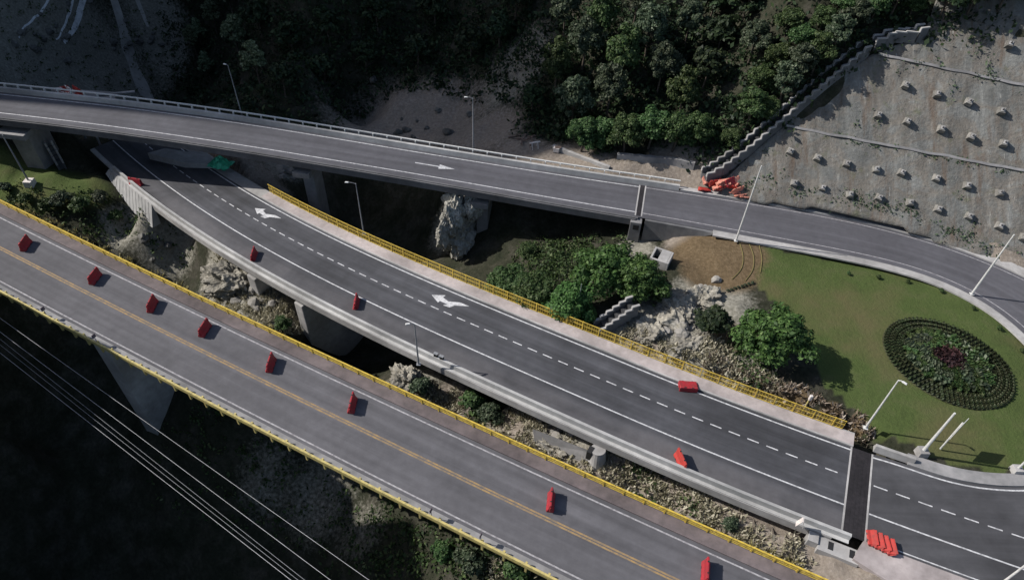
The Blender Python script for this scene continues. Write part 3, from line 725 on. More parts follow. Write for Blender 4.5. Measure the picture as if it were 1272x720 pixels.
part(sweep(MB(), B3, [(hw(.45), -.03), (hw(.5), .25), (hw(.58), .7), (hw(.95), .7), (hw(1.0), -.03)], 0, S_J3+5), 'parapet', M['concrete_pale'], br3)
part(sweep(MB(), B3, [(hm(.96), -.03), (hm(.96), .03), (hm(1.05), .10), (hm(1.3), .10), (hm(1.32), -.03)], 0, S_J3), 'kerb', M['edge_grey'], br3)
part(sweep(MB(), B3, [(hm(1.32), -.035), (hm(1.5), -.035), (hm(1.5), -1.05), (hm(1.32), -.95)], 0, S_J3-.3), 'edge_beam', M['edge_grey'], br3)
part(sweep(MB(), B3, [(hw(1.2), .98), (hw(1.42), .98), (hw(1.42), 1.12), (hw(1.2), 1.12)], 0, S_J3+5), 'handrail', M['galv'], br3)
for k in range(0, 60):
    d = 1.0+k*(S_J3+4)/60; q = B3.at_s(d, float(np.interp(d, B3.s, H3))+1.1); m = MB()
    m.box((q[0], q[1], q[2]+.55), (.1, .32, 1.0), Matrix.Rotation(B3.ang(d), 3, 'Z')); part(m, 'handrail_post', M['galv'], br3)
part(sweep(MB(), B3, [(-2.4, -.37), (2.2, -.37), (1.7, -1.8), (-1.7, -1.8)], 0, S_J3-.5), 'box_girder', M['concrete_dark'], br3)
for x, y, w_ in [(-4.2, 80, 3.0), (-74, 90, 4.2), (-30, 84, 3.0)]:
    pier(br3, B3, B3.near(x, y), -.6 if x > -50 else -1.0, w_, 1.7 if x > -50 else 3.0, -3.0, M['concrete_mid'], cap=7.0)
crossbar(B3, S_J3-.3, S_J3+.3, -3.6, 3.3, .01, M['joint'], 'expansion_joint', br3)
for d in (-.42, .42): crossbar(B3, S_J3+d-.09, S_J3+d+.09, -3.6, 3.3, .014, M['concrete'], 'joint_nosing', br3)
# retaining wall carrying the ramp, right of the joint
rw = empty('retaining_wall', B3.at_s((S_J3+S_E3)/2, -4)); tag(rw, 'purple grey concrete retaining wall under the road right of the upper bridge joint', 'wall')
m = MB(); K = ks(B3, S_J3+.5, S_E3+1); V = []; F = []
for i, k in enumerate(K):
    h = 4.2*(1-i/(len(K)-1))+.3
    for o, z in ((-H3[k]-1.0, -.02), (-H3[k]-1.35, -.02), (-H3[k]-1.5, -h), (-H3[k]-1.0, -h)): V.append(B3.pt(k, o, z))
for i in range(len(K)-1):
    for q_ in range(4): F.append((i*4+q_, i*4+(q_+1) % 4, (i+1)*4+(q_+1) % 4, (i+1)*4+q_))
F += [(0, 1, 2, 3), tuple((len(K)-1)*4+i for i in (3, 2, 1, 0))]
m.add(V, F); part(m, 'wall_face', M['concrete_dark'], rw)
ab2 = empty('bridge_abutment', B3.at_s(S_J3-.2, -5)); tag(ab2, 'pale concrete abutment block with a square dark opening under the upper bridge joint', 'abutment')
a_ = B3.ang(S_J3); Mr = Matrix.Rotation(a_, 3, 'Z')
q = B3.at_s(S_J3-.15, -4.1); m = MB(); m.box((q[0], q[1], -2.3), (1.5, 1.6, 4.2), Mr); part(m, 'block', M['concrete_mid'], ab2, bevel=.05)
q = B3.at_s(S_J3-.05, -4.88); m = MB(); m.box((q[0], q[1], -1.0), (.8, .1, .8), Mr); part(m, 'opening', M['black'], ab2)
# kerbs of the access road
struct(sweep(MB(), B3, [(hm(.95), -.06), (hm(.95), .13), (hm(1.1), .15), (hm(2.1), .15), (hm(2.1), -.06)], S_E3, 1e9).build('pavement', M['concrete']))
struct(sweep(MB(), B3, [(hw(.45), -.06), (hw(.45), .16), (hw(.75), .18), (hw(.75), -.06)], S_J3+5.2, 1e9).build('kerb', M['concrete']))
struct(ribbon('gutter', B3, hw(.76), hw(2.3), .05, M['concrete'], a=S_J3+9))
struct(ribbon('gutter', B3, hw(.95), hw(1.5), .03, M['concrete'], a=B3.near(-6, 84), b=S_J3+8.5))

# ================================================================= cut slope with soil nails
U_ = np.array([WN[1], -WN[0]])
def wpt(u, v, lift=0.0):
    """u metres along the foot, v metres horizontally into the hill"""
    q = WP0+U_*u+WN*v; n = np.array([-WN[0]*math.sin(R(43)), -WN[1]*math.sin(R(43)), math.cos(R(43))])
    return np.array([q[0], q[1], WT*v])+n*lift
def on_wall(px, py):
    """where the view through a photo pixel meets the slope: (u, v)"""
    r = ray(px, py); nn = np.array([-WT*WN[0], -WT*WN[1], 1.0])
    t = (np.array([WP0[0], WP0[1], 0.0])-np.array([0, 0, HC])) @ nn / (r @ nn)
    x, y = r[0]*t, r[1]*t; d = np.array([x, y])-WP0
    return float(d @ U_), float(d @ WN)
tier_line = [on_wall(*p) for p in ((975, 157), (1115, 182), (1197, 197), (1270, 213))]
tier2_line = [on_wall(*p) for p in ((1087, 68), (1167, 80), (1237, 97), (1271, 108))]
left_line = [on_wall(*p) for p in ((897, 226), (930, 195), (972, 158), (1005, 130), (1040, 98), (1082, 68), (1110, 56), (1150, 45))]
def shotcrete():
    m, nt, b = newmat('stained_shotcrete'); p = geo_pos(nt)
    n = noise_node(nt, .22, 6, .62, p, .4); n2 = noise_node(nt, 2.4, 6, .7, p)
    mp = nt.nodes.new('ShaderNodeMapping'); nt.links.new(p, mp.inputs[0]); mp.inputs['Scale'].default_value = (.9, .12, .12)
    n3 = noise_node(nt, 1.0, 5, .7, mp.outputs[0])
    c = ramp(nt, n.outputs[0], [(.28, (.125, .127, .12)), (.40, (.155, .158, .15)), (.52, (.172, .158, .138)), (.6, (.18, .182, .172)), (.8, (.225, .226, .215))]).outputs[0]
    c = mix(nt, 1.0, c, ramp(nt, n3.outputs[0], [(.3, g3(.7)), (.52, g3(1.0)), (.63, g3(1.15)), (.72, g3(1.75))]).outputs[0], 'MULTIPLY')
    c = mix(nt, 1.0, c, ramp(nt, n2.outputs[0], [(.25, g3(.72)), (.75, g3(1.25))]).outputs[0], 'MULTIPLY')
    mp2 = nt.nodes.new('ShaderNodeMapping'); nt.links.new(p, mp2.inputs[0]); mp2.inputs['Scale'].default_value = (.55, .10, .10)
    st = noise_node(nt, 1.0, 5, .75, mp2.outputs[0])
    c = mix(nt, ramp(nt, st.outputs[0], [(.52, (0, 0, 0)), (.66, (.7, .7, .7))]).outputs[0], c, (.115, .082, .06))
    mp3 = nt.nodes.new('ShaderNodeMapping'); nt.links.new(p, mp3.inputs[0]); mp3.inputs['Scale'].default_value = (2.6, .45, .45); mp3.inputs['Location'].default_value = (7, 3, 0)
    wh = noise_node(nt, 1.0, 3, .6, mp3.outputs[0])
    c = mix(nt, ramp(nt, wh.outputs[0], [(.68, (0, 0, 0)), (.74, (.6, .6, .6))]).outputs[0], c, (.40, .39, .36))
    gr = noise_node(nt, .5, 4, .7, p)
    c = mix(nt, ramp(nt, gr.outputs[0], [(.58, (0, 0, 0)), (.72, (.65, .65, .65))]).outputs[0], c, (.10, .11, .06))
    nt.links.new(c, b.inputs['Base Color']); b.inputs['Roughness'].default_value = .95; b.inputs['Specular IOR Level'].default_value = .15
    bump(nt, b, n2.outputs[0], .7, .25)
    return m
M['shot'] = shotcrete()
cut = empty('cut_slope_wall', wpt(10, 0)); tag(cut, 'tall sprayed concrete slope with rows of square anchor heads beside the curving road', 'retaining wall')
lu = [p[0] for p in left_line]; lv = [p[1] for p in left_line]
tu = [p[0] for p in tier_line]; tv = [p[1] for p in tier_line]; t2u = [p[0] for p in tier2_line]; t2v = [p[1] for p in tier2_line]
_f1 = np.polyfit(tu, tv, 1); _f2 = np.polyfit(t2u, t2v, 1)
foot = lambda u: max(0.3, (1.2 if u < 30 else 1.2-(u-30)*.02))
def wall_foot_v(u):
    # the foot follows the far kerb of the road
    q = WP0+U_*u; best = None
    for v in np.arange(-12, 14, .4):
        x, y = q+WN*v
        i = np.hypot(B3.P[:, 0]-x, B3.P[:, 1]-y).argmin(); o = (x-B3.P[i, 0])*B3.Nn[i, 0]+(y-B3.P[i, 1])*B3.Nn[i, 1]
        if o > H3[i]+1.45: return v-1.2
    return 0
def sheet(name, f_lo, f_hi, u0, u1, lift, root, du=.7, nv=22):
    V = []; F = []; us = np.arange(u0, u1, du)
    for u in us:
        a_, b_ = f_lo(u), f_hi(u)
        for k in range(nv+1):
            v = a_+(b_-a_)*k/nv
            nzv = .22*noise.fractal((u*.35, v*.35, 2.2), 1, 2, 4)
            z = wpt(u, v, lift+nzv); V.append(z)
    w = nv+1
    for i in range(len(us)-1):
        for k in range(nv): F.append((i*w+k, (i+1)*w+k, (i+1)*w+k+1, i*w+k+1))
    # give the skin its thickness
    n0 = len(V); V2 = [p-np.array([-WN[0]*.68, -WN[1]*.68, .73])*.35 for p in V]
    brd = [i*w for i in range(len(us))]+[(len(us)-1)*w+k for k in range(1, w)]+[i*w+nv for i in range(len(us)-2, -1, -1)]+[k for k in range(nv-1, 0, -1)]
    F2 = [tuple(n0+q for q in reversed(f)) for f in F]
    side = [(brd[i], n0+brd[i], n0+brd[(i+1) % len(brd)], brd[(i+1) % len(brd)]) for i in range(len(brd))]
    o = obj(name, V+V2, F+F2+side, M['shot'], smooth=False)
    o.data.polygons.foreach_set('use_smooth', [i < len(F) for i in range(len(o.data.polygons))])
    bm = bmesh.new(); bm.from_mesh(o.data); bmesh.ops.recalc_face_normals(bm, faces=bm.faces); bm.to_mesh(o.data); bm.free()
    return local(o, root)
_order = np.argsort(lu)
left_v = lambda u: float(np.interp(u, np.array(lu)[_order], np.array(lv)[_order], right=60))
t1 = lambda u: np.polyval(_f1, u); t2 = lambda u: np.polyval(_f2, u)
UMIN = min(lu)+.3
sheet('lower_tier', wall_foot_v, lambda u: max(wall_foot_v(u)+.1, min(left_v(u), t1(u))), UMIN, 68, .2, cut)
u_t1 = next(u for u in np.arange(UMIN, 60, .2) if left_v(u) > t1(u)+.2)
u_t2 = next(u for u in np.arange(UMIN, 90, .2) if left_v(u) > t2(u)+.2)
sheet('middle_tier', lambda u: t1(u)-.35, lambda u: max(t1(u)-.25, min(left_v(u), t2(u))), u_t1, 70, .02, cut, nv=26)
sheet('upper_tier', lambda u: t2(u)-.35, lambda u: max(t2(u)-.25, min(left_v(u), t2(u)+9)), u_t2, 74, -.16, cut)
def lip(fv, u0, u1, lift, name):
    m = MB(); V = []; F = []; us = np.arange(u0, u1, .8)
    for u in us:
        w_ = .12*noise.noise((u*.4, 3, 1))
        for v, l in ((-.14, lift-.3), (-.16, lift+.16), (.06, lift+.22), (.1, lift-.3)): V.append(wpt(u, fv(u)+v+w_, l))
    for i in range(len(us)-1):
        for q_ in range(4): F.append((i*4+q_, i*4+(q_+1) % 4, (i+1)*4+(q_+1) % 4, (i+1)*4+q_))
    F += [(3, 2, 1, 0), tuple((len(us)-1)*4+q_ for q_ in range(4))]; m.add(V, F); part(m, name, M['concrete_mid'], cut)
lip(t1, u_t1, 68, .2, 'ledge'); lip(t2, u_t2, 72, .05, 'ledge')
# soil nail heads
rows = [('the top corner of the upper tier', [(1252, 55)]),
 ('the upper row of the middle tier', [(1124, 105), (1163, 116), (1202, 126), (1242, 137)]),
 ('the lower row of the middle tier', [(1090, 142), (1126, 150), (1168, 159), (1205, 169), (1245, 177)]),
 ('the upper row of the lower tier', [(981, 187), (1015, 195), (1051, 202), (1087, 209), (1119, 213), (1162, 220), (1200, 229), (1240, 238)]),
 ('the bottom row of the lower tier', [(986, 226), (1021, 232), (1055, 240), (1091, 244), (1129, 250), (1164, 258), (1202, 267), (1240, 279), (1270, 293)])]
ordn = ['first', 'second', 'third', 'fourth', 'fifth', 'sixth', 'seventh', 'eighth', 'ninth', 'tenth', 'eleventh', 'twelfth', 'thirteenth']
wallrot = Matrix((( U_[0], WN[0]*math.cos(R(43)), -WN[0]*math.sin(R(43))), (U_[1], WN[1]*math.cos(R(43)), -WN[1]*math.sin(R(43))), (0, math.sin(R(43)), math.cos(R(43))))).to_4x4()
proto = None
for where, pts in rows:
    for i, (px, py) in enumerate(pts):
        u, v = on_wall(px, py+2)
        if proto is None:
            r = empty('anchor_block', (0, 0, 0)); proto = r
            m = MB(); m.box((0, 0, .3), (1.0, 1.0, .75), None, .75); m.build('block', M['anchor'], r, bevel=.05)
            m = MB(); m.box((0, 0, .72), (.46, .46, .09)); m.build('bearing_plate', M['concrete'], r, bevel=.01)
            m = MB(); m.tube((0, 0, .76), (0, 0, 1.0), .11); m.build('anchor_head', M['steel_dark'], r)
        else: r = copy_tree(proto)
        r.matrix_world = Matrix.Translation(Vector(wpt(u, v, .2))) @ wallrot @ Matrix.Rotation(random.uniform(-.25, .25), 4, 'Z')
        lb = ('lone grey anchor block near '+where) if len(pts) == 1 else f'grey concrete anchor block, {ordn[i]} from the left in {where}'
        tag(r, lb, 'anchor block', 'anchor blocks in rows on the concrete slope')

# stepped drainage channels: two stair shaped side walls with a dark flume between them
def stepped_channel(name, label, pts, width, nsteps, wallh=.9, wt=.22):
    pts = [np.array(p, float) for p in pts]
    d = np.r_[0, np.cumsum([np.linalg.norm(pts[i+1]-pts[i]) for i in range(len(pts)-1)])]
    f = lambda s: np.array([np.interp(s, d, [p[k] for p in pts]) for k in range(3)])
    root = empty(name, pts[0]); tag(root, label, 'drainage channel')
    walls = [MB(), MB()]; floor = MB(); tops2 = {-1: MB(), 1: MB()}
    for i in range(nsteps):
        a_, b_ = f(d[-1]*i/nsteps), f(d[-1]*(i+1)/nsteps)
        h = b_-a_; L = math.hypot(h[0], h[1]); an = math.atan2(h[1], h[0]); Mr = Matrix.Rotation(an, 3, 'Z')
        c = (a_+b_)/2; nn = np.array([-math.sin(an), math.cos(an), 0])
        for sgn, mb in ((-1, walls[0]), (1, walls[1])):
            q = c+nn*sgn*width/2; zt = b_[2]+wallh; zb = a_[2]-.8
            mb.box((q[0], q[1], (zt+zb)/2-.06), (L+.02, wt, zt-zb-.12), Mr)
            tops = tops2[sgn]; tops.box((q[0], q[1], zt-.06), (L+.16, wt+.06, .16), Mr)
            e = a_+nn*sgn*width/2; tops.box((e[0]-math.cos(an)*.06, e[1]-math.sin(an)*.06, (a_[2]+b_[2])/2+wallh-.05), (.16, wt+.05, max(.1, b_[2]-a_[2])), Mr)
        floor.box((c[0], c[1], a_[2]-.2), (L+.02, width-wt-.02, .8), Mr)
    for w in walls: part(w, 'side_wall', M['concrete_dark'], root)  # dark tone puts shade into the side faces
    for tp in tops2.values(): part(tp, 'lit_wall_top', M['concrete'], root)  # pale strips put sunlight into the colour of the wall tops
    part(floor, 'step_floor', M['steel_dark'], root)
    return root
ch = [(874, 220), (897, 207), (930, 182), (965, 152), (1000, 122), (1035, 92), (1075, 60)]
pts = []
for px, py in ch:
    u, v = on_wall(px, py); pts.append(wpt(u, v, .3))
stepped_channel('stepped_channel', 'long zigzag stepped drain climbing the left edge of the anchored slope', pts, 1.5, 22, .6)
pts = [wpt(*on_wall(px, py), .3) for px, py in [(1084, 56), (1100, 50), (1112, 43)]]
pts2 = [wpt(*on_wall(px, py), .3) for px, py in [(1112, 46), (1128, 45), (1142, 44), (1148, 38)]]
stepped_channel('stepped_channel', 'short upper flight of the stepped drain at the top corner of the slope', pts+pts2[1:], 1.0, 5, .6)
q0, q1 = T(742, 412), T(790, 376); q1 = q0+np.array([5.2, 5.6, 3.0])
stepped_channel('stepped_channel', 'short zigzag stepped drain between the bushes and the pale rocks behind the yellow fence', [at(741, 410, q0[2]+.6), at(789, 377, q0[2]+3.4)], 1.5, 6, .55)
q0 = T(60, 180)
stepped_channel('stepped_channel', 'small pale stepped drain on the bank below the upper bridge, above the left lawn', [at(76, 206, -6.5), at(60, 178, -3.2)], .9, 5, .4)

# ================================================================= vegetation
def leaf_quads(centers, normals, size, asp=1.5, jit=.35):
    n = len(centers); sz = size*(1+jit*rng.standard_normal(n)).clip(.4, 1.9)
    nrm = normals+.55*rng.standard_normal((n, 3)); nrm /= np.linalg.norm(nrm, axis=1)[:, None]+1e-9
    t = rng.standard_normal((n, 3)); u = np.cross(nrm, t); u /= np.linalg.norm(u, axis=1)[:, None]+1e-9; v = np.cross(nrm, u)
    u *= (sz*.5*asp)[:, None]; v *= (sz*.5)[:, None]
    # kite shaped leaves, a little folded
    fold = nrm*(sz*.12)[:, None]
    return np.stack([centers-u, centers+v*.9+fold, centers+u, centers-v*.9+fold], 1)
def crown(rad, hgt, z0, nclump, nleaf, size, crad, up=.5, top=1.0, seed=0):
    g = np.random.default_rng(seed); C_ = []; N_ = []
    for i in range(nclump):
        d = g.standard_normal(3); d /= np.linalg.norm(d); 
        if d[2] < -.45: d[2] *= -.5
        r = g.uniform(.45, 1.0)**.6
        c = np.array([d[0]*rad*r, d[1]*rad*r, z0+hgt*.5+d[2]*hgt*.5*r])
        lob = .75+.5*noise.noise((c[0]*.5+seed, c[1]*.5, c[2]*.5)); c[:2] *= lob
        cr_ = crad*g.uniform(.6, 1.3)
        p = g.standard_normal((nleaf, 3)); p /= np.linalg.norm(p, axis=1)[:, None]; p[:, 2] = np.where(p[:, 2] < -.3, -p[:, 2], p[:, 2])
        rr = g.uniform(.55, 1.0, nleaf)[:, None]
        C_.append(c+p*rr*cr_*np.array([1, 1, .75])); N_.append(p+np.array([0, 0, up]))
    return leaf_quads(np.concatenate(C_), np.concatenate(N_), size)
def trunk_mb(h, r, seed, spread):
    g = random.Random(seed); m = MB()
    top = Vector((g.uniform(-.3, .3), g.uniform(-.3, .3), h))
    m.path([(0, 0, -.8), (0.02, 0, 0), tuple(top*.35+Vector((g.uniform(-.15, .15), .1, 0))), tuple(top*.7), tuple(top)], [r*1.5, r*1.15, r*.8, r*.55, r*.15], 7)
    for i in range(6):
        a_ = i*1.05+g.uniform(0, .6); k = g.uniform(.35, .75); b0 = top*k
        b1 = b0+Vector((math.cos(a_)*spread*.75, math.sin(a_)*spread*.75, h*g.uniform(.15, .35)))
        m.path([tuple(b0), tuple((b0+b1)/2+Vector((0, 0, .25))), tuple(b1)], [r*.42, r*.28, r*.07], 5)
    return m
def make_tree(kind, seed):
    r = empty(kind, (0, 0, 0))
    if kind == 'broadleaf_tree':      # about 8 m
        trunk_mb(6.5, .22, seed, 2.6).build('trunk', M['bark'], r, smooth=True)
        quads_obj('crown', crown(3.1, 6.0, 2.0, 54, 120, .26, .92, seed=seed), M['leaf_grey'], r)
    elif kind == 'hill_tree':
        trunk_mb(6.0, .2, seed, 2.2).build('trunk', M['bark'], r, smooth=True)
        quads_obj('crown', crown(2.7, 6.4, 1.4, 52, 120, .26, .86, seed=seed), M['leaf_grey' if seed % 2 else 'leaf'], r)
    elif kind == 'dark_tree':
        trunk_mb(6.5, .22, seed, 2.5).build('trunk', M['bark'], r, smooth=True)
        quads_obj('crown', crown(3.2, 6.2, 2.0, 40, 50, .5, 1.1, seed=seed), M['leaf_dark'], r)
    elif kind == 'bushy_tree':
        trunk_mb(3.6, .16, seed, 2.0).build('trunk', M['bark'], r, smooth=True)
        quads_obj('crown', crown(2.6, 4.2, .4, 60, 150, .175, .72, seed=seed), M['leaf_bright' if seed % 2 else 'leaf'], r)
    elif kind == 'lightened_tree':
        trunk_mb(7.5, .2, seed, 2.2).build('trunk', M['bark'], r, smooth=True)
        quads_obj('crown', crown(2.5, 7.0, 2.0, 34, 90, .26, .8, seed=seed), M['leaf_lightened'], r)
    elif kind == 'shrub':
        trunk_mb(1.2, .06, seed, .7).build('stem', M['bark'], r, smooth=True)
        quads_obj('foliage', crown(1.1, 1.6, .05, 26, 70, .15, .45, seed=seed), M['leaf' if seed % 2 else 'leaf_grey'], r)
    return r
protos = {}
def plant(kind, seed, loc, scale, label, cat, group):
    k = (kind, seed)
    if k not in protos: protos[k] = make_tree(kind, seed); r = protos[k]
    else: r = copy_tree(protos[k])
    r.location = loc; r.rotation_euler = (0, 0, random.uniform(0, 6.28))
    if isinstance(scale, (int, float)): scale = (scale*random.uniform(.93, 1.07), scale*random.uniform(.93, 1.07), scale)
    r.scale = scale
    return tag(r, label, cat, group)
def Tz(px, py, dz=0):
    q = T(px, py); return (q[0], q[1], q[2]+dz)
# hillside beyond the ramp: (base pixel), scale, kind, words
G1 = 'trees on the hillside beyond the ramp'
hill = [((708, 165), 1.0, 'tall grey green tree at the left end of the sunlit hillside trees'), ((690, 120), 1.05, 'grey green tree leaning over the dark hollow, left edge of the hillside'), ((722, 92), 1.05, 'grey green hillside tree above the leftmost tall one'), ((752, 150), 1.0, 'full grey green tree in the middle of the sunlit hillside group'), ((770, 110), 1.1, 'broad pale leaved tree high in the middle of the hillside group'),
 ((815, 120), 1.0, 'grey green tree on the hillside just left of the dark gap'), ((800, 80), 1.0, 'upper hillside tree left of the dark gap'), ((742, 62), 1.0, 'hillside tree near the top edge, left of centre of the group'), ((700, 50), .95, 'hillside tree at the top left of the sunlit group'), ((785, 40), 1.0, 'hillside tree near the top edge above the dark gap'), ((842, 150), .95, 'mid green hillside tree at the right end of the lower row'), ((850, 60), .9, 'shaded tree inside the dark hillside gap')]
for i, (p, sc, lb) in enumerate(hill):
    plant('hill_tree' if i % 3 else 'broadleaf_tree', 1+(i % 3 if i % 3 else 0), Tz(*p), (sc*.9, sc*.9, sc*1.12), lb, 'tree', G1)
low = [((722, 188), .95, 'low bright bush tree at the left end beside the gravel apron'), ((748, 186), .9, 'low yellow green bush tree above the pale low wall'), ((775, 190), 1.05, 'bright green bushy tree in the middle, above the pale low wall'), ((805, 184), 1.1, 'tallest bright green bushy tree at the hill foot'), ((835, 188), 1.05, 'mid green bushy tree right of the tallest one at the hill foot'), ((862, 182), .9, 'bushy tree at the hill foot nearest the stepped drain')]
for i, (p, sc, lb) in enumerate(low):
    plant('bushy_tree', 2, Tz(*p), (sc*1.05, sc*1.05, sc*1.25), lb, 'tree', 'bushy trees at the foot of the hillside')
G2 = 'trees left of the stepped drain'
rt = [((905, 185), .8), ((925, 160), .9), ((948, 150), .9), ((968, 128), .9), ((940, 115), 1.0), ((985, 108), .95), ((962, 88), 1.0), ((1008, 92), .85), ((990, 66), 1.0), ((1030, 70), .85), ((1018, 42), .95), ((1055, 48), .8), ((1045, 20), .95), ((1080, 34), .8), ((1075, 8), .9), ((1105, 22), .9), ((975, 45), 1.0), ((930, 78), .95), ((1130, 20), .8)]
words = ['lowest tree beside the stepped drain', 'second tree up the left side of the stepped drain', 'third tree up the left side of the stepped drain', 'fourth tree up the left side of the stepped drain', 'wide tree at the left edge of the drain side trees, beside the dark gap', 'fifth tree up beside the stepped drain, near its middle', 'large dark green tree behind the fifth tree by the drain', 'sixth tree up beside the stepped drain', 'large tree two rows left of the upper drain', 'seventh tree up beside the stepped drain', 'large tree behind the seventh tree by the drain', 'eighth tree up beside the stepped drain', 'tree near the top edge behind the eighth tree by the drain', 'ninth tree up, at the bend of the stepped drain', 'tree at the top edge above the bend of the drain', 'tree just above the short upper flight of the drain', 'upper left tree of the drain side trees, against the dark gap', 'left middle tree of the drain side group, against the dark gap', 'topmost tree right of the upper flight of the drain']
for i, ((p, sc), lb) in enumerate(zip(rt, words)):
    plant('hill_tree' if i % 2 else 'bushy_tree', 1+i % 3 if i % 2 else 2, Tz(*p), sc*.85, lb, 'tree', G2)
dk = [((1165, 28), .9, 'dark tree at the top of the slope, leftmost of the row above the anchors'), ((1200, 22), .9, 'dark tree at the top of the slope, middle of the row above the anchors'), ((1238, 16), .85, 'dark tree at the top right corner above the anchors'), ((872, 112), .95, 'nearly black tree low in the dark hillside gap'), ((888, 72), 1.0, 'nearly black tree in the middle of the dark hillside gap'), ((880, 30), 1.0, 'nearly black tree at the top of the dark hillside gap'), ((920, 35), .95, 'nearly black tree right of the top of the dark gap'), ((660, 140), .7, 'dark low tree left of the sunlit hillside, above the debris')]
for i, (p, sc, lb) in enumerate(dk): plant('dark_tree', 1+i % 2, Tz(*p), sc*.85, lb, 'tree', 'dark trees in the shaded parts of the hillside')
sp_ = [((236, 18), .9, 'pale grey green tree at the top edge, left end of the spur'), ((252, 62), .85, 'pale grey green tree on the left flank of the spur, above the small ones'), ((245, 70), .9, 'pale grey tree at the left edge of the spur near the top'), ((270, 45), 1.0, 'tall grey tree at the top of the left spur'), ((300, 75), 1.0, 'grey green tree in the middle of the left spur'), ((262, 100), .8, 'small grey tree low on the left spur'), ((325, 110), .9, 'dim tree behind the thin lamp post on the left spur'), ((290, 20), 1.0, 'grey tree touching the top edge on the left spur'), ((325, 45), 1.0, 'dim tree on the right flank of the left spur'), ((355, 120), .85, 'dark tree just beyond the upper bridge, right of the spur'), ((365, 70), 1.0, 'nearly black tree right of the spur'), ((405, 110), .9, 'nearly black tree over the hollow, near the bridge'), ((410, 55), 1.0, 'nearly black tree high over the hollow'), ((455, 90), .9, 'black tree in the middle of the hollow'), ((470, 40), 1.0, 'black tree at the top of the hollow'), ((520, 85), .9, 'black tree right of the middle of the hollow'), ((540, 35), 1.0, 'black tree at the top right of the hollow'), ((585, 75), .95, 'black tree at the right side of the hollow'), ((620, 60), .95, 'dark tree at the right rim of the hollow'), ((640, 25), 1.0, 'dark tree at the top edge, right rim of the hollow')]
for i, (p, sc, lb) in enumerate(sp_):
    plant('lightened_tree' if i < 8 else 'dark_tree', 1+i % 2, Tz(*p), sc*(1.0 if i < 8 else .85), lb, 'tree', 'trees on the shaded spur and hollow')  # the spur trees carry their light in the leaf colour
G3 = 'trees and bushes between the middle and upper bridges'
for i, (p, sc, kind, sd_, lb) in enumerate([((632, 372), (1.2, 1.2, 1.1), 'bushy_tree', 2, 'grey green bush leftmost of the clump behind the yellow fence'), ((664, 384), (1.15, 1.15, 1.15), 'bushy_tree', 2, 'second bush from the left behind the yellow fence'), ((706, 396), (1.3, 1.3, 1.2), 'bushy_tree', 1, 'bright green bush just left of the thin lamp post behind the fence'), ((745, 366), (1.6, 1.6, 1.55), 'bushy_tree', 1, 'largest bright green tree in the clump below the upper bridge'), ((785, 372), (1.35, 1.35, 1.25), 'bushy_tree', 3, 'deep green tree right of the largest one, above the short stepped drain'), ((812, 372), (.75, .75, .7), 'bushy_tree', 2, 'small green tree beside the concrete inlet box'), ((655, 322), (.6, .6, .55), 'bushy_tree', 2, 'small shaded bush under the upper bridge'), ((946, 448), (1.6, 1.6, 1.5), 'bushy_tree', 3, 'round green tree at the edge of the lawn casting a long shadow'), ((728, 400), (.6, .6, .6), 'bushy_tree', 1, 'low green bush between the lamp post and the short stepped drain')]):
    plant(kind, sd_, Tz(*p), sc, lb, 'tree', G3)
# dark bush lying over the rocks
plant('dark_tree', 1, Tz(882, 412), (.62, .62, .4), 'dark spreading bush over the pale rocks left of the lawn tree', 'bush', G3)
# shrubs between the old and the middle bridge and by the left lawn
sh = [((62, 262), 1.3, 'shrub by the old bridge railing, below the left lamp'), ((82, 256), 1.5, 'round dark shrub at the lawn edge, right of the left lamp'), ((105, 262), 1.4, 'round shrub, middle of the row at the left lawn edge'), ((128, 252), 1.3, 'pale shrub at the right end of the left lawn, by the ribbed wall'), ((35, 252), 1.0, 'small brownish shrub at the far left beside the yellow railing'), ((8, 240), 1.0, 'small shrub at the left edge beside the yellow railing'), ((148, 275), 1.1, 'shaded shrub below the ribbed wall'),
 ((523, 486), 1.2, 'dark green shrub between the bridges, under the lamp on the parapet'), ((588, 505), 1.5, 'dense green shrub between the bridges, left of the rock patch'), ((610, 520), 1.3, 'dense green shrub against the middle bridge parapet'), ((352, 408), 1.1, 'pale shrub left of the second pier between the bridges'), ((905, 655), .8, 'last small shrub on the bare earth strip between the bridges'), ((640, 712), 1.5, 'grey shrub under the near railing at the bottom edge'), ((585, 705), 1.4, 'grey shrub on the slope at the bottom, under the near railing'), ((550, 690), 1.2, 'leftmost grey shrub on the slope at the bottom')]
for i, (p, sc, lb) in enumerate(sh): plant('shrub', 1+i % 4, Tz(*p), sc, lb, 'shrub', 'shrubs between the bridges and by the left lawn')
for i, p in enumerate([(1053, 341), (1090, 346), (1127, 351), (1168, 363), (1208, 384), (1240, 409), (1268, 437)]):
    plant('shrub', 1+i % 2*2, Tz(*p), .32, f'tiny dark shrub on the lawn, {ordn[i]} from the left along the curving road', 'shrub', 'tiny shrubs along the lawn edge')
for i in range(8):
    p = (904+i*4.3, 362-i*1.4); plant('shrub', 2, Tz(*p), .2, 'tiny dry plant in the short row on the brown lawn edge', 'plant', 'short row of tiny plants on the lawn')

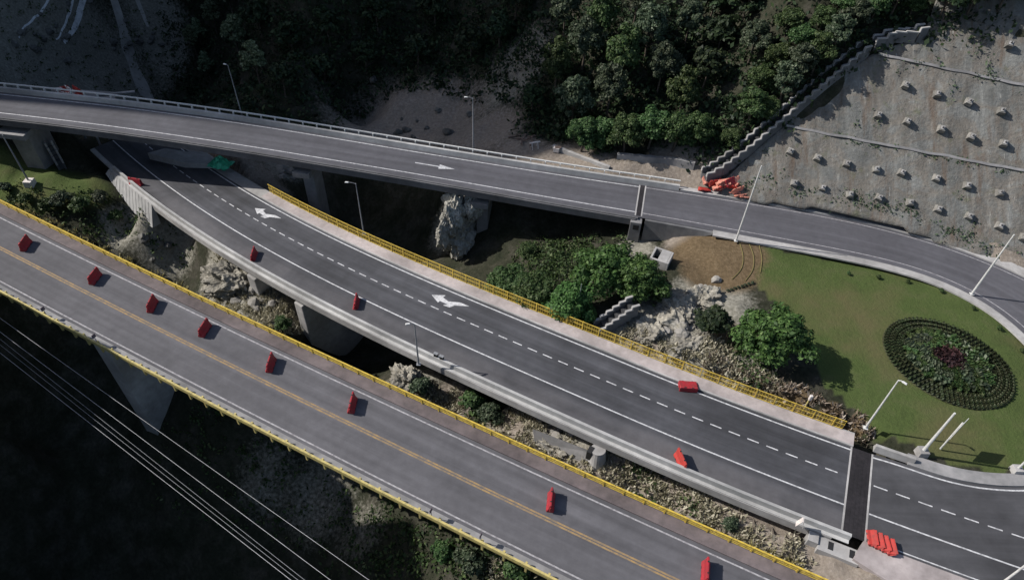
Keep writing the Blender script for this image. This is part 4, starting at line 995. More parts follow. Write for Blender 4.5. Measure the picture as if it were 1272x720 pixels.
# oval flower bed
FB = (48.8, 50.4); RX, RY, FR = 6.55, 5.7, R(-40)
def fb(t, k):
    x, y = RX*k*math.cos(t), RY*k*math.sin(t); c, s = math.cos(FR), math.sin(FR); return (FB[0]+x*c-y*s, FB[1]+x*s+y*c)
bed = [(*fb(2*math.pi*i/64, 1.06), .03) for i in range(64)]
M['soil'] = mottled('dark_garden_soil', (.055, .06, .03), (.10, .10, .05), 3, .95)
struct(obj('flower_bed', bed, [tuple(range(64))], M['soil']))
def bedplant(mat, seed, sx, sy, h, n):
    g = np.random.default_rng(seed); p = g.uniform(-1, 1, (n, 3)); p[:, 0] *= sx; p[:, 1] *= sy; p[:, 2] = np.abs(p[:, 2])*h
    return quads_obj('bed_plant', leaf_quads(p, np.tile([0, 0, .6], (n, 1))+g.standard_normal((n, 3))*.5, .17), mat)
pr = [bedplant(M['leaf_bed'], 1, .29, .085, .38, 60), bedplant(M['leaf'], 2, .26, .26, .45, 70), bedplant(M['leaf_purple'], 3, .28, .28, .5, 70), bedplant(M['leaf_grey'], 4, .26, .26, .45, 70)]
used = set()
def bp(i, x, y, rz, lb, grp, sc=1.0):
    o = pr[i] if i not in used else pr[i].copy()
    if i in used: C.objects.link(o)
    used.add(i); o.location = (x, y, .03); o.rotation_euler = (0, 0, rz); o.scale = (sc,)*3; tag(o, lb, 'plant', grp)
for ring, (k, n, nm) in enumerate([(1.0, 82, 'outermost'), (.89, 74, 'second outermost'), (.78, 66, 'third outermost')]):
    for i in range(n):
        t = 2*math.pi*(i+.5*(ring % 2))/n; x, y = fb(t, k)
        bp(0, x, y, math.atan2(y-FB[1], x-FB[0])+random.uniform(-.1, .1), f'small dark clipped plant in the {nm} ring of the oval flower bed', f'{nm} ring plants of the flower bed', random.uniform(.85, 1.1))
n_in = 0
for i in range(400):
    if n_in >= 150: break
    t = 2.39996*i; k = .69*math.sqrt((i+.5)/150)
    if k > .7: break
    x, y = fb(t, k)
    x += .35*0; kx = math.hypot((x-FB[0]-.3)/RX, (y-FB[1]-.3)/RY)
    if kx < .27: bp(2, x, y, t, 'dark purple leaved plant in the centre of the oval flower bed', 'purple plants in the middle of the flower bed', random.uniform(1.2, 1.6))
    else: bp(1 if random.random() < .6 else 3, x, y, t, 'green leafy plant around the purple centre of the oval flower bed', 'green plants inside the flower bed', random.uniform(1.2, 1.7))
    n_in += 1

# ground cover nobody could count
def cover(name, spots, mat, size, per, hgt, spread, up=.4, upright=False):
    Cn, Nn_ = [], []
    for px, py, r, n in spots:
        q = T(px, py)
        for i in range(n):
            a_ = random.uniform(0, 6.28); d = r*math.sqrt(random.random()); x, y = q[0]+d*math.cos(a_), q[1]+d*math.sin(a_)
            o2, o1, o3 = B2.offset_of(x, y), B1.offset_of(x, y), 0
            z = ground(x, y)
            if -7.2 < o2 < 5.4 and z > -2.4 and -66 < x < 40: continue
            if -5 < o1 < 5.7 and z > -2.4: continue
            k3 = int(np.hypot(B3.P[:, 0]-x, B3.P[:, 1]-y).argmin())
            o3 = (x-B3.P[k3, 0])*B3.Nn[k3, 0]+(y-B3.P[k3, 1])*B3.Nn[k3, 1]
            if abs(o3) < H3[k3]+1.6 and z > -2.4: continue
            p = rng.standard_normal((per, 3))*np.array([spread, spread, hgt*.4]); p[:, 2] = np.abs(p[:, 2])
            Cn.append(np.array([x, y, z+.03])+p); Nn_.append(np.tile([0, 0, up], (per, 1))+.5*rng.standard_normal((per, 3)))
    Cn, Nn_ = np.concatenate(Cn), np.concatenate(Nn_)
    if upright:
        n = len(Cn); sz = size*rng.uniform(.5, 1.4, n); a_ = rng.uniform(0, 6.28, n)
        u = np.stack([np.cos(a_), np.sin(a_), 0*a_], 1)*(.07+.1*rng.random(n))[:, None]
        w = np.stack([.45*rng.standard_normal(n), .45*rng.standard_normal(n), 1+0*a_], 1)*sz[:, None]
        b = Cn-np.array([0, 0, 1])*(Cn[:, 2:]*0)
        V = np.stack([b-u, b+u, b+w+u*.3, b+w-u*.3], 1)
    else: V = leaf_quads(Cn, Nn_, size)
    o = quads_obj(name, V, mat); return tag(o, kind='stuff')
cover('undergrowth', [(x, y, 6, 46) for x in range(230, 680, 38) for y in (15, 50, 85)]+[(x, 120, 6, 46) for x in (230, 270, 310, 350, 390)]+[(x, y, 5, 45) for x in range(680, 880, 36) for y in (30, 70, 110, 150)]+[(x, y, 4, 32) for x, y in ((700, 150), (880, 180), (900, 150))]+[(905, 180, 2, 30), (930, 150, 3, 40), (960, 120, 4, 50), (1000, 85, 4, 50), (1040, 50, 4, 50), (1080, 25, 4, 50), (1120, 20, 3, 40), (940, 90, 5, 50), (980, 50, 5, 50), (1160, 22, 3, 40), (1220, 12, 4, 40), (880, 90, 6, 60), (890, 40, 6, 60)], M['leaf_dark'], .42, 12, 1.3, .7)
def wall_weeds():
    Cn = []; g = np.random.default_rng(11)
    def add(u, v, n, sx, sy):
        p = g.standard_normal((n, 3))
        for a in p: Cn.append(wpt(u+a[0]*sx, v+a[1]*sy, .22+abs(a[2])*.08))
    for i in range(70):
        u = g.uniform(2, 60); v = g.uniform(0, 30)
        if v > left_v(u)-.6: continue
        add(u, v, int(g.uniform(4, 22)), g.uniform(.15, .5), g.uniform(.2, .7))
    for i in range(60):
        u = g.uniform(u_t1, 66); add(u, t1(u)+g.uniform(-.5, .2), 8, .4, .15)
        u = g.uniform(u_t2, 70); add(u, t2(u)+g.uniform(-.5, .5), 10, .5, .25)
    for i in range(120):
        u = g.uniform(2, 52); add(u, wall_foot_v(u)+1.3+abs(g.normal())*.6, 9, .4, .25)
    Cn = np.array(Cn); V = leaf_quads(Cn, np.tile([-.2, -.6, .8], (len(Cn), 1)), .2)
    tag(quads_obj('slope_weeds', V, M['leaf_grey']), kind='stuff')
wall_weeds()
cover('green_scrub', [(x, y, 3.5, 55) for x in (670, 710, 750) for y in (310, 330)]+[(300, 560, 7, 60), (380, 600, 7, 70), (240, 540, 7, 50), (450, 650, 6, 70), (500, 660, 5, 70)]+[(x, y, 7, 26) for x in (20, 70, 120, 165, 205) for y in (10, 45, 85)]+[(640, 350, 4, 60), (690, 375, 4, 60), (730, 350, 4, 60), (770, 340, 4, 60), (800, 360, 3, 40), (700, 330, 4, 40), (600, 505, 2, 40), (800, 600, 2, 14), (860, 640, 2, 12), (100, 262, 4, 45), (40, 250, 4, 30), (930, 440, 2.5, 40), (745, 186, 2, 24), (620, 700, 4, 60), (560, 690, 4, 60), (500, 700, 4, 40), (160, 285, 4, 40), (210, 305, 4, 30), (940, 465, 1.5, 20)], M['leaf'], .26, 12, .7, .45)
cover('dry_grass', [(280, 345, 4, 120), (300, 360, 4, 100), (330, 385, 3, 90), (350, 395, 3, 80), (500, 480, 2.5, 80), (525, 490, 2, 60), (640, 530, 3, 90), (680, 555, 3, 80), (760, 580, 3, 90), (800, 605, 3, 90), (850, 630, 3, 90), (900, 650, 3, 60), (560, 505, 2, 50), (800, 432, 2.5, 60), (850, 450, 2.2, 90), (900, 465, 2.2, 110), (940, 480, 2.2, 110), (780, 425, 2, 40), (890, 435, 2, 50), (630, 712, 3, 50), (930, 680, 2.5, 40), (980, 690, 2, 30)], M['pale_scrub'], .36, 11, .1, .28, upright=True)
cover('dry_stalks', [(960, 488, 1.5, 34), (985, 502, 1.4, 34), (1010, 512, 1.2, 36), (1035, 522, 1.0, 34), (1060, 532, .8, 26), (1076, 538, .6, 14), (930, 475, 1.6, 36), (890, 465, 1.6, 36)], M['dry_brown'], .42, 9, .12, .22, upright=True)
cover('verge_grass', [(q[0], q[1], 1.0, 0) for q in []]+[(x, 265+(x-20)*.50, 1.3, 16) for x in range(20, 520, 14)]+[(x, 512+(x-520)*.455, 1.3, 22) for x in range(520, 980, 12)], M['dry'], .4, 8, .1, .25, upright=True)

# ================================================================= red barriers
def barrier_mesh(name, mat):
    m = MB(); L = .86
    secs = [(-L, .80), (-L+.06, .97), (-.42, 1.0), (-.38, .955), (-.06, .955), (-.02, 1.0), (.02, 1.0), (.06, .955), (.38, .955), (.42, 1.0), (L-.06, .97), (L, .80)]
    prof = [(-.34, 0), (-.34, .16), (-.19, .42), (-.10, .95), (-.06, 1.08), (.06, 1.08), (.10, .95), (.19, .42), (.34, .16), (.34, 0)]
    V = []; F = []; n = len(prof)
    for y, k in secs:
        for x, z in prof: V.append((x*k, y, z*(.94+.06*k) if z > .1 else z))
    for i in range(len(secs)-1):
        for q in range(n): F.append((i*n+q, i*n+(q+1) % n, (i+1)*n+(q+1) % n, (i+1)*n+q))
    F += [tuple(range(n-1, -1, -1)), tuple((len(secs)-1)*n+q for q in range(n))]
    m.add(V, F)
    for y in (-L-.04, L+.04): m.tube((0, y, .25), (0, y, .85), .06, n=8)          # coupling lugs
    o = m.build(name, mat, bevel=.012); return o
def barrier_thing(matkey):
    r = empty('traffic_barrier', (0, 0, 0))
    b = barrier_mesh('body', M[matkey]); b.parent = r
    for y in (-.45, .45):
        c = MB().tube((0, y, 1.04), (0, y, 1.10), .075, n=10).build('filler_cap', M['black'], r)
    for y in (-.36, .36):
        c = MB(); c.box((0, y, .07), (.685, .22, .10)); c.build('fork_slot', M['black'], r)
    return r
bar = {}
def barrier(matkey, loc, rz, label, group=None, tilt=(0, 0), sc=1.0):
    if matkey not in bar: bar[matkey] = barrier_thing(matkey); r = bar[matkey]
    else: r = copy_tree(bar[matkey])
    r.location = loc; r.rotation_euler = (tilt[0], tilt[1], rz); r.scale = (sc,)*3
    return tag(r, label, 'traffic barrier', group)
gb = 'red barriers closing the far lane of the old bridge'
bl = [((31, 311), 6), ((117, 352), -5), ((188, 386), 4), ((253, 416), -8), ((335, 459), 3), ((436, 509), 2), ((682, 629), -4), ((874, 716), -12)]
bw_ = ['first red barrier from the left on the old bridge', 'second red barrier from the left on the old bridge', 'third red barrier from the left on the old bridge', 'fourth red barrier from the left on the old bridge', 'fifth red barrier from the left on the old bridge', 'sixth red barrier, standing edge on in the middle of the old bridge', 'seventh red barrier, standing edge on near the bottom of the old bridge', 'last red barrier, cut by the bottom edge on the old bridge']
for ((px, py), a_), lb in zip(bl, bw_):
    q = at(px+2, py-5, 0); barrier('red', (q[0], q[1], .005), R(a_*.8-2), lb, gb, sc=1.12)
for (px, py, a_, lb, mk) in [(316, 320, 5, 'dark red barrier standing on the left shoulder of the middle bridge, left one', 'red'), (443, 379, 4, 'red barrier standing on the left shoulder in the middle of the middle bridge', 'red'), (845, 574, 14, 'bright red barrier standing beside the parapet, right part of the middle bridge', 'red_bright')]:
    z = z2f(at(px, py, -1)[0]); q = at(px, py, z); barrier(mk, (q[0], q[1], z+.005), R(a_), lb, 'red barriers standing on the middle bridge', sc=1.12)
q = at(855, 486, .1); barrier('red', (q[0], q[1], .3), R(88), 'red barrier lying on its side on the far edge line of the middle bridge', tilt=(0, R(90)), sc=1.1)
z = z2f(at(170, 228, -5)[0]); q = at(170, 230, z); barrier('red', (q[0], q[1], z+.005), R(78), 'dark red barrier at the far left end of the middle bridge, lying lengthwise', sc=1.2)
a_ = B2.ang(S_J2+2)
for i in range(4):
    q = B2.at_s(S_J2+1.25+i*.52, -5.95-.08*i); barrier('red_bright', (q[0], q[1], .22), a_+R(18+random.uniform(-6, 6)), 'bright red barrier in the low heap of four at the expansion joint', 'toppled red barriers at the expansion joint', tilt=(0, R(58)), sc=.82)
gp = 'barriers heaped at the foot of the stepped drain'
c = at(897, 240, 0)
dirx = np.array([B3.T[B3.P[:, 0].searchsorted(27), 0], B3.T[B3.P[:, 0].searchsorted(27), 1]])
for i in range(26):
    lay = 0 if i < 14 else (1 if i < 23 else 2); k = i if lay == 0 else (i-14 if lay == 1 else i-23); nper = (14, 9, 3)[lay]
    al = (k/(nper-1)-.5)*(5.4, 3.8, 1.2)[lay]+random.uniform(-.2, .2); ac = random.uniform(-.1, 1.1)
    x, y = c[0]+dirx[0]*al-dirx[1]*ac, c[1]+dirx[1]*al+dirx[0]*ac
    z = max(ground(x, y), 0)+lay*.62+random.uniform(0, .15)
    mk = random.choice(['red_bright', 'red_pale', 'red_pale', 'red', 'red_bright', 'red_pale'])
    col = {'red_bright': 'orange red', 'red_pale': 'faded salmon', 'red': 'dark red'}[mk]
    barrier(mk, (x, y, z), R(random.uniform(60, 130)), f'{col} plastic barrier in the heap at the foot of the stepped drain', gp, (R(random.uniform(-25, 25)), R(random.uniform(-60, 60))), .92)
q = at(872, 226, .2)
barrier('red_pale', (q[0], q[1], .2), R(20), 'faded salmon barrier standing at the left end of the heap', tilt=(R(15), 0), sc=.9)
gq = 'red and white barriers heaped beyond the upper bridge'
c = at(82, 116, 2.3)
for i in range(9):
    x, y = c[0]+(i % 5-2)*.95+random.uniform(-.15, .15), c[1]+.6+(i//5)*.8
    g_ = ground(x, y); mk = 'white_plastic' if i % 2 else 'red_bright'
    barrier(mk, (x, y, 1.0+(i//5)*.4), R(90+random.uniform(-35, 35)), ('dusty white' if i % 2 else 'bright red')+' barrier in the heap on the platform beyond the upper bridge', gq, (R(random.uniform(-15, 15)), R(random.uniform(-25, 25))), 1.1)
pl = empty('work_platform', (c[0]+1.5, c[1]+1.6, .9)); tag(pl, 'pale plank work platform holding the red and white heap beyond the upper bridge', 'platform')
m = MB(); m.box((0, 0, -.05), (9.5, 3.6, .2), Matrix.Rotation(R(-3), 3, 'Z')); m.build('deck', M['concrete_mid'], pl, bevel=.02)
m = MB(); m.box((4.6, .9, .25), (5.6, .5, .16), Matrix.Rotation(R(16), 3, 'Z')); m.build('plank', M['concrete_mid'], pl, bevel=.02)
zz = ground(c[0]+1.5, c[1]+1.6)-1.5
for sx in (-4, 0, 4):
    for sy in (-1.4, 1.4):
        m = MB(); m.tube((sx, sy, zz), (sx, sy, -.15), .18); m.build('post', M['concrete_mid'], pl)

# ================================================================= street lamps and signs
def lamp(px, py, z, h, mat, label, arm=(1.4, 0.0), rz=0.0, plinth=None, r=.09, group=None, tip=None):
    q = at(px, py, z); rt_ = empty('street_lamp', q, rz); tag(rt_, label, 'street lamp', group)
    if tip is not None:
        # height from where the top shows
        best = min(np.arange(2, 16, .1), key=lambda hh: abs(_proj(q+np.array([0, 0, hh]))[1]-tip[1])); h = best
    m = MB(); m.tube((0, 0, 0), (0, 0, h), r*1.25, r*.7, 10); m.build('pole', mat, rt_, smooth=False)
    m = MB(); m.box((0, 0, .03), (.45, .45, .06)); m.build('base_plate', mat, rt_, bevel=.008)
    if arm[0]:
        m = MB(); m.path([(0, 0, h-.08), (arm[0]*.5, arm[1]*.5, h+.10), (arm[0], arm[1], h+.14)], [r*.6, r*.5, r*.45], 6); m.build('arm', mat, rt_)
        an = math.atan2(arm[1], arm[0]); Mr = Matrix.Rotation(an, 3, 'Z'); L = math.hypot(*arm)
        m = MB(); m.box((math.cos(an)*(L+.2), math.sin(an)*(L+.2), h+.13), (.5, .24, .1), Mr, .8); m.build('lamp_head', M['lamp'], rt_, bevel=.03)
    if plinth:
        m = MB(); m.box((0, 0, plinth[1]/2-.1), (plinth[0], plinth[0], plinth[1]+.2), None, .92); m.build('plinth', M['concrete'] if len(plinth) < 3 else M[plinth[2]], rt_, bevel=.04)
    return rt_
def _proj(P):
    q = np.asarray(P)-np.array([0, 0, HC]); w = q @ fwd; return 636+FPX*(q @ RT)/w, 360+FPX*(q @ DN)/w
lamp(914, 299, .15, 11, M['galv'], 'tall pale lamp post by the road kerb in front of the red barrier heap', (0, 0), 0, None, .1, tip=(940, 206))
lamp(1207, 365, .15, 10, M['galv'], 'tall pale lamp post on the kerb of the curving road, leaning across it in view', (0, 0), 0, None, .11, tip=(1264, 291))
lamp(1075, 531, .2, 8, M['galv'], 'pale lamp post at the right end of the yellow fence below the flower bed', (.3, -.15), R(-20), None, .09, tip=(1118, 472))
lamp(1144, 563, .1, 7.5, M['galv'], 'thick pale lamp post on a white plinth at the lower lawn corner', (0, 0), 0, (1.0, .7), .14, tip=(1194, 513))
lamp(1262, 584, .1, 6, M['galv'], 'pale lamp post on a small plinth cut by the right edge of the lawn', (.6, .2), 0, (.9, .5), .09)
lamp(588, 186, .35, 9, M['grey_pole'], 'grey lamp post on the far parapet of the upper bridge, before the dark hollow', (-.75, 0), 0, None, .1, tip=(585, 122))
lamp(301, 145, 1.5, 9, M['grey_pole'], 'thin dark lamp post on the far side of the upper bridge, by the left spur', (-.3, .1), 0, None, .08, tip=(282, 82))
lamp(452, 291, -2.2, 8, M['grey_pole'], 'thin grey lamp post at the yellow fence in front of the dark hollow between bridges', (-.9, 0), 0, None, .075, tip=(443, 228))
lamp(520, 452, -.5, 6.8, M['grey_pole'], 'dark lamp post on the near parapet of the middle bridge with a small bright head', (-.45, -.1), 0, None, .085, tip=(512, 402))
lamp(716, 397, ground(*T(716, 397)[:2]), 7, M['grey_pole'], 'thin pale lamp post behind the yellow fence among the bright green bushes', (0, 0), 0, None, .06, tip=(720, 352))
lamp(38, 229, ground(*T(38, 229)[:2])+.05, 8, M['grey_pole'], 'grey lamp post on a white plinth on the left lawn under the upper bridge', (0, 0), 0, (1.3, .8, 'white_plastic'), .11, tip=(6, 168))
lamp(1240, 727, .1, 7, M['galv'], 'pale lamp post cut by the bottom right corner of the junction', (.6, .2), 0, None, .09)
# stout post at the fence
q = at(996, 512, .2); r = empty('marker_post', q); tag(r, 'short yellow marker post with a white head at the fence, beside the dry stalks', 'marker post')
MB().tube((0, 0, 0), (0, 0, 2.4), .07).build('post', M['yellow_pale'], r); m = MB(); m.box((.05, 0, 2.6), (.28, .28, .7)); m.build('head', M['white_plastic'], r, bevel=.05)
# sign seen edge on
q = at(1168, 557, .1); r = empty('road_sign', q, R(-50)); tag(r, 'road sign on a pale post, seen edge on, casting a square shadow on the lawn', 'road sign')
MB().tube((0, 0, 0), (0, 0, 4.6), .08).build('post', M['galv'], r); m = MB(); m.box((.1, 0, 3.7), (.05, 1.9, 1.9)); m.build('panel', M['galv'], r, bevel=.01)
q = at(993, 652, .7); r = empty('marker_sign', q, R(-20)); tag(r, 'small white folding marker sign standing on the middle bridge parapet near the joint', 'sign')
for sx in (-1, 1):
    m = MB(); m.box((sx*.17, 0, .55), (.05, .5, 1.15), Matrix.Rotation(R(-sx*14), 3, 'Y')); m.build('leaf', M['white_plastic'], r, bevel=.01)
for i, off in enumerate((0, .75)):
    q = B2.at_s(B2.near(*at(527+i*0, 440, 0)[:2])+1.0+off, -6.55, .75); r = empty('junction_box', q, B2.ang(S_J2)); tag(r, ('left' if i == 0 else 'right')+' of two small dark boxes on the parapet beside the dark lamp post', 'electrical box')
    m = MB(); m.box((0, 0, .22), (.45, .3, .45)); m.build('box', M['black'], r, bevel=.03); m = MB(); m.box((0, 0, .47), (.5, .34, .05)); m.build('lid', M['grey_pole'], r)
# ================================================================= cables over the gorge
for i, (a_, b_, za, zb, rr, lb) in enumerate([((0, 395), (455, 718), 8, 14, .017, 'bright overhead power cable nearest the old bridge'), ((0, 412), (410, 720), 8, 14, .018, 'second bright overhead power cable from the old bridge'), ((0, 421), (340, 690), 8, 14, .014, 'third overhead cable from the bridge, duller than its neighbours'), ((0, 428), (352, 706), 8, 14, .014, 'fourth overhead cable from the bridge, dull grey'), ((0, 438), (361, 720), 8, 14, .018, 'lowest bright overhead power cable over the dark gorge')]):
    A, B_ = at(*a_, za), at(*b_, zb); A2, B2_ = A-(B_-A)*.8, B_+(B_-A)*.5
    pts = []
    for k in range(25):
        t = k/24; p = A2+(B2_-A2)*t; sag = -1.6*(1-(2*t-1)**2)+1.6*.94; pts.append((p[0], p[1], p[2]+sag*.25))
    tag(MB().path(pts, [rr]*25, 5).build('power_cable', M['cable' if i not in (2, 3) else 'grey_pole']), lb, 'power cable', 'overhead power cables over the gorge')

# stream and dirt track in the ravine, draped on the ground
def drape(name, pix, w0, w1, mat, lift=.12):
    P_ = Path(np.array([T(*p) for p in pix]), .8); V = []; F = []
    n = len(P_.s)
    for k in range(n):
        w = (w0+(w1-w0)*k/(n-1))*(1+.35*noise.noise((k*.35, w0, 3)))
        for j in range(5):
            q = P_.pt(k, (j/4-.5)*w); V.append((q[0], q[1], ground(q[0], q[1])+lift))
    for i in range(n-1):
        for j in range(4): F.append((i*5+j, (i+1)*5+j, (i+1)*5+j+1, i*5+j+1))
    o = obj(name, V, F, mat); return struct(o)
M['water'] = paint('white_water', (.8, .8, .8), .4, (.4, .41, .42), .9, amount=.42)
M['track'] = mottled('pale_dirt_track', (.36, .34, .31), (.52, .49, .45), .8)
drape('stream', [(104, -6), (101, 10), (97, 24), (90, 40), (80, 54)], .55, .25, M['water'])
drape('stream', [(92, -6), (88, 14), (80, 34), (70, 50)], .2, .12, M['water'])
drape('stream', [(66, -6), (56, 8), (36, 30), (24, 48)], .2, .12, M['water'])
drape('dirt_track', [(140, -6), (148, 20), (156, 45), (161, 70), (172, 95), (184, 124)], 1.4, 3.0, M['track'])
drape('dirt_track', [(168, -6), (176, 14), (184, 34)], 1.0, .7, M['track'])
# ================================================================= smaller things
q = T(820, 326); r = empty('inlet_box', q, R(-25)); tag(r, 'pale concrete drain inlet box with a dark opening on the bank beside the bushes', 'inlet box')
m = MB()
for (x, y, sx, sy) in ((-1.1, 0, .25, 2.4), (1.1, 0, .25, 2.4), (0, -1.08, 1.95, .25), (0, 1.08, 1.95, .25)): m.box((x, y, .35), (sx, sy, 1.9))
m.build('walls', M['concrete'], r, bevel=.03); m = MB(); m.box((0, 0, -.1), (1.95, 1.9, .2)); m.build('floor', M['black'], r); m = MB(); m.box((.35, 0, 1.22), (1.2, 2.1, .14)); m.build('cover_slab', M['concrete'], r, bevel=.02)
# kerb and low wall by the gravel apron
def lowwall(name, label, cat, pts, w, h, mat):
    P_ = Path(np.array([(p[0], p[1], p[2]) for p in pts]), .5); r = empty(name, pts[0]); tag(r, label, cat)
    m = MB(); K = range(len(P_.s)); V = []; F = []
    for k in K:
        hh = h*(1+.12*noise.noise((k*.7, 1, 2)))
        for o, z in ((-w/2, -.6), (-w/2*.8, hh), (w/2*.8, hh), (w/2, -.6)): V.append(P_.pt(k, o, z))
    n = len(V)//4
    for i in range(n-1):
        for q_ in range(4): F.append((i*4+q_, i*4+(q_+1) % 4, (i+1)*4+(q_+1) % 4, (i+1)*4+q_))
    F += [(3, 2, 1, 0), tuple((n-1)*4+i for i in range(4))]; m.add(V, F); part(m, 'wall_body', mat, r); return r
lowwall('concrete_kerb', 'pale diagonal concrete kerb running down from the debris to the gravel apron', 'kerb', [T(687, 183), T(720, 196), T(757, 210)], .6, .45, M['concrete'])
lowwall('low_wall', 'beige low wall at the foot of the bushy trees above the gravel apron', 'wall', [T(766, 197), T(800, 200), T(838, 203), T(862, 208)], .7, .9, M['concrete_mid'])
# timber and scrap
for i in range(7):
    q = T(640+i*4, 170+(i % 3)*4); m = MB(); L = random.uniform(1.2, 2.6)
    m.box((0, 0, .15+.12*(i % 3)), (L, .22, .16), Matrix.Rotation(random.uniform(0, 3), 3, 'Z') @ Matrix.Rotation(random.uniform(-.2, .2), 3, 'Y'))
    o = m.build('timber_beam', M['wood'], bevel=.01); o.location = q; tag(o, 'weathered timber beam in the loose pile at the end of the gravel apron', 'timber', 'timber pile at the end of the apron')
q = T(664, 184); r = empty('trestle', q, R(20)); tag(r, 'small white trestle frame standing beside the timber pile', 'trestle')
for sx in (-.45, .45): m = MB(); m.tube((sx, -.4, 0), (sx, 0, 1.0), .07); m.tube((sx, .4, 0), (sx, 0, 1.0), .07); m.build('leg_pair', M['white_plastic'], r)
m = MB(); m.box((0, 0, 1.02), (1.7, .2, .14)); m.build('top_bar', M['white_plastic'], r)
q = T(691, 188); r = empty('crate', q, R(-15)); tag(r, 'small pale broken crate beside the diagonal kerb', 'crate')
m = MB(); m.box((0, 0, .35), (.9, .7, .7)); m.build('body', M['white_plastic'], r, bevel=.03); m = MB(); m.box((.2, .1, .74), (.9, .6, .06), Matrix.Rotation(.3, 3, 'Z')); m.build('lid', M['wood'], r)
# green tarpaulin and a pale slab painted as a sunlit patch under the upper bridge
z = -4.1; A = at(262, 199, z)
def crumple(name, loc, sx, sy, h, mat, seed, rz=0, n=18):
    V = []; F = []
    for i in range(n+1):
        for k in range(n+1):
            u, v = i/n*2-1, k/n*2-1; rr = math.hypot(u, v)
            zz = max(0, 1-rr)**.6*h*(.6+.9*abs(noise.noise((u*2.5+seed, v*2.5, seed)))) if rr < 1 else 0
            V.append((u*sx*(1+.15*noise.noise((v*3, seed, 1))), v*sy*(1+.2*noise.noise((u*3, seed, 5))), zz+.03*noise.noise((u*9, v*9, seed))))
    for i in range(n):
        for k in range(n): F.append((i*(n+1)+k, (i+1)*(n+1)+k, (i+1)*(n+1)+k+1, i*(n+1)+k+1))
    o = obj(name, V, F, mat); o.location = loc; o.rotation_euler = (0, 0, rz); return o
pad = [at(*p, -4.2) for p in [(183, 190), (205, 184), (262, 193), (266, 204), (228, 202)]]  # pale slab stands in for a patch of sunlight on the ground
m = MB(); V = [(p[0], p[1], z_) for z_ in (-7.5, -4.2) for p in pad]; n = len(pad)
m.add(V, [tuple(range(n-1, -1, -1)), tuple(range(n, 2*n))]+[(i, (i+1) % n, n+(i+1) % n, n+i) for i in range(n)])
tag(m.build('sunlit_patch', M['concrete'], bevel=.05), 'pale pointed slab painted as a sunlit ground patch under the upper bridge beside the green tarpaulin', 'sunlit patch')
A = at(273, 201, -3.6)
tag(crumple('tarpaulin', (A[0], A[1], max(ground(A[0], A[1])+.1, -4.0)), 1.7, 1.2, 1.4, M['green_tarp'], 3.3, R(-15)), 'bright green crumpled tarpaulin heap under the edge of the upper bridge', 'tarpaulin')
# loose rocks
M['rock_dark'] = mottled('dark_weathered_rock', (.09, .088, .08), (.18, .175, .16), 1.2, .95, bumpk=.6)
def rock(px, py, s_, label, group, mk='rock'):
    q = T(px, py); bm = bmesh.new(); bmesh.ops.create_icosphere(bm, subdivisions=2, radius=1.0); sd_ = random.random()*50
    for v in bm.verts:
        k = 1+.45*noise.noise(v.co*1.3+Vector((sd_, 0, 0)))+.15*noise.noise(v.co*4+Vector((0, sd_, 0))); v.co = v.co*k
    me_ = bpy.data.meshes.new('boulder'); bm.to_mesh(me_); bm.free(); me_.materials.append(M[mk])
    o = bpy.data.objects.new('boulder', me_); C.objects.link(o); o.location = (q[0], q[1], q[2]+s_*.2); o.scale = (s_, s_*random.uniform(.6, 1), s_*random.uniform(.5, .9)); o.rotation_euler = (0, 0, random.uniform(0, 6))
    return tag(o, label, 'rock', group)
for px, py, n_, sp2, lb, gr in [(850, 400, 22, 26, 'pale boulder on the rocky bank between the bushes and the lawn', 'boulders on the rocky bank'), (870, 360, 8, 12, 'small pale rock at the upper end of the rocky bank', 'rocks at the upper end of the bank'), (575, 265, 16, 20, 'pale boulder on the lit outcrop under the upper bridge', 'boulders of the outcrop under the upper bridge'), (352, 211, 9, 16, 'pale stone on the rubble edge beyond the upper bridge shadow, above the fence', 'rubble stones above the yellow fence end'), (690, 550, 10, 26, 'pale rock on the slope between the old and middle bridge', 'rocks between the bridges'), (320, 375, 10, 30, 'pale rock below the first pier of the middle bridge', 'rocks below the first pier')]:
    for i in range(n_):
        rock(px+random.gauss(0, sp2*.5), py+random.gauss(0, sp2*.4), random.uniform(.3, .95), lb, gr)

def outcrop(px, py, z, sx, sy, sz, seed, label):
    q = at(px, py, z); bm = bmesh.new(); bmesh.ops.create_icosphere(bm, subdivisions=5, radius=1.0)
    for v in bm.verts:
        c = v.co.copy(); k = 1+.55*noise.noise(c*1.2+Vector((seed, 0, 0)))+.30*noise.ridged_multi_fractal(c*2.2+Vector((seed, 3, 0)), 1, 2, 4, 1, 2)-.25
        k += .16*noise.noise(c*5+Vector((seed, 0, 4)))+.10*noise.noise(c*11+Vector((seed, 2, 4))); v.co = Vector((c.x*sx, c.y*sy, c.z*sz))*k
    me_ = bpy.data.meshes.new('rock_outcrop'); bm.to_mesh(me_); bm.free(); me_.materials.append(M['outcrop'])
    o = bpy.data.objects.new('rock_outcrop', me_); C.objects.link(o); o.location = q; o.rotation_euler = (0, 0, seed)
    if 'under the upper bridge' in label or 'middle pier' in label: me_.materials[0] = M['outcrop_lit']
    return tag(o, label, 'rock')
M['outcrop_lit'] = mottled('sun_painted_jagged_rock', (.22, .21, .18), (.56, .54, .48), 2.6, .95, bumpk=1.0)  # lighter copy of the jagged rock, sunlight put into its colour
M['outcrop'] = mottled('pale_jagged_rock', (.14, .13, .105), (.40, .375, .32), 2.6, .95, bumpk=1.0)
outcrop(566, 258, -3.6, 1.9, 1.3, 2.6, 1.7, 'pale jagged outcrop just under the upper bridge, left of its middle pier')
outcrop(589, 255, -3.4, 1.4, 1.1, 1.9, 4.2, 'pale jagged outcrop touching the middle pier of the upper bridge')
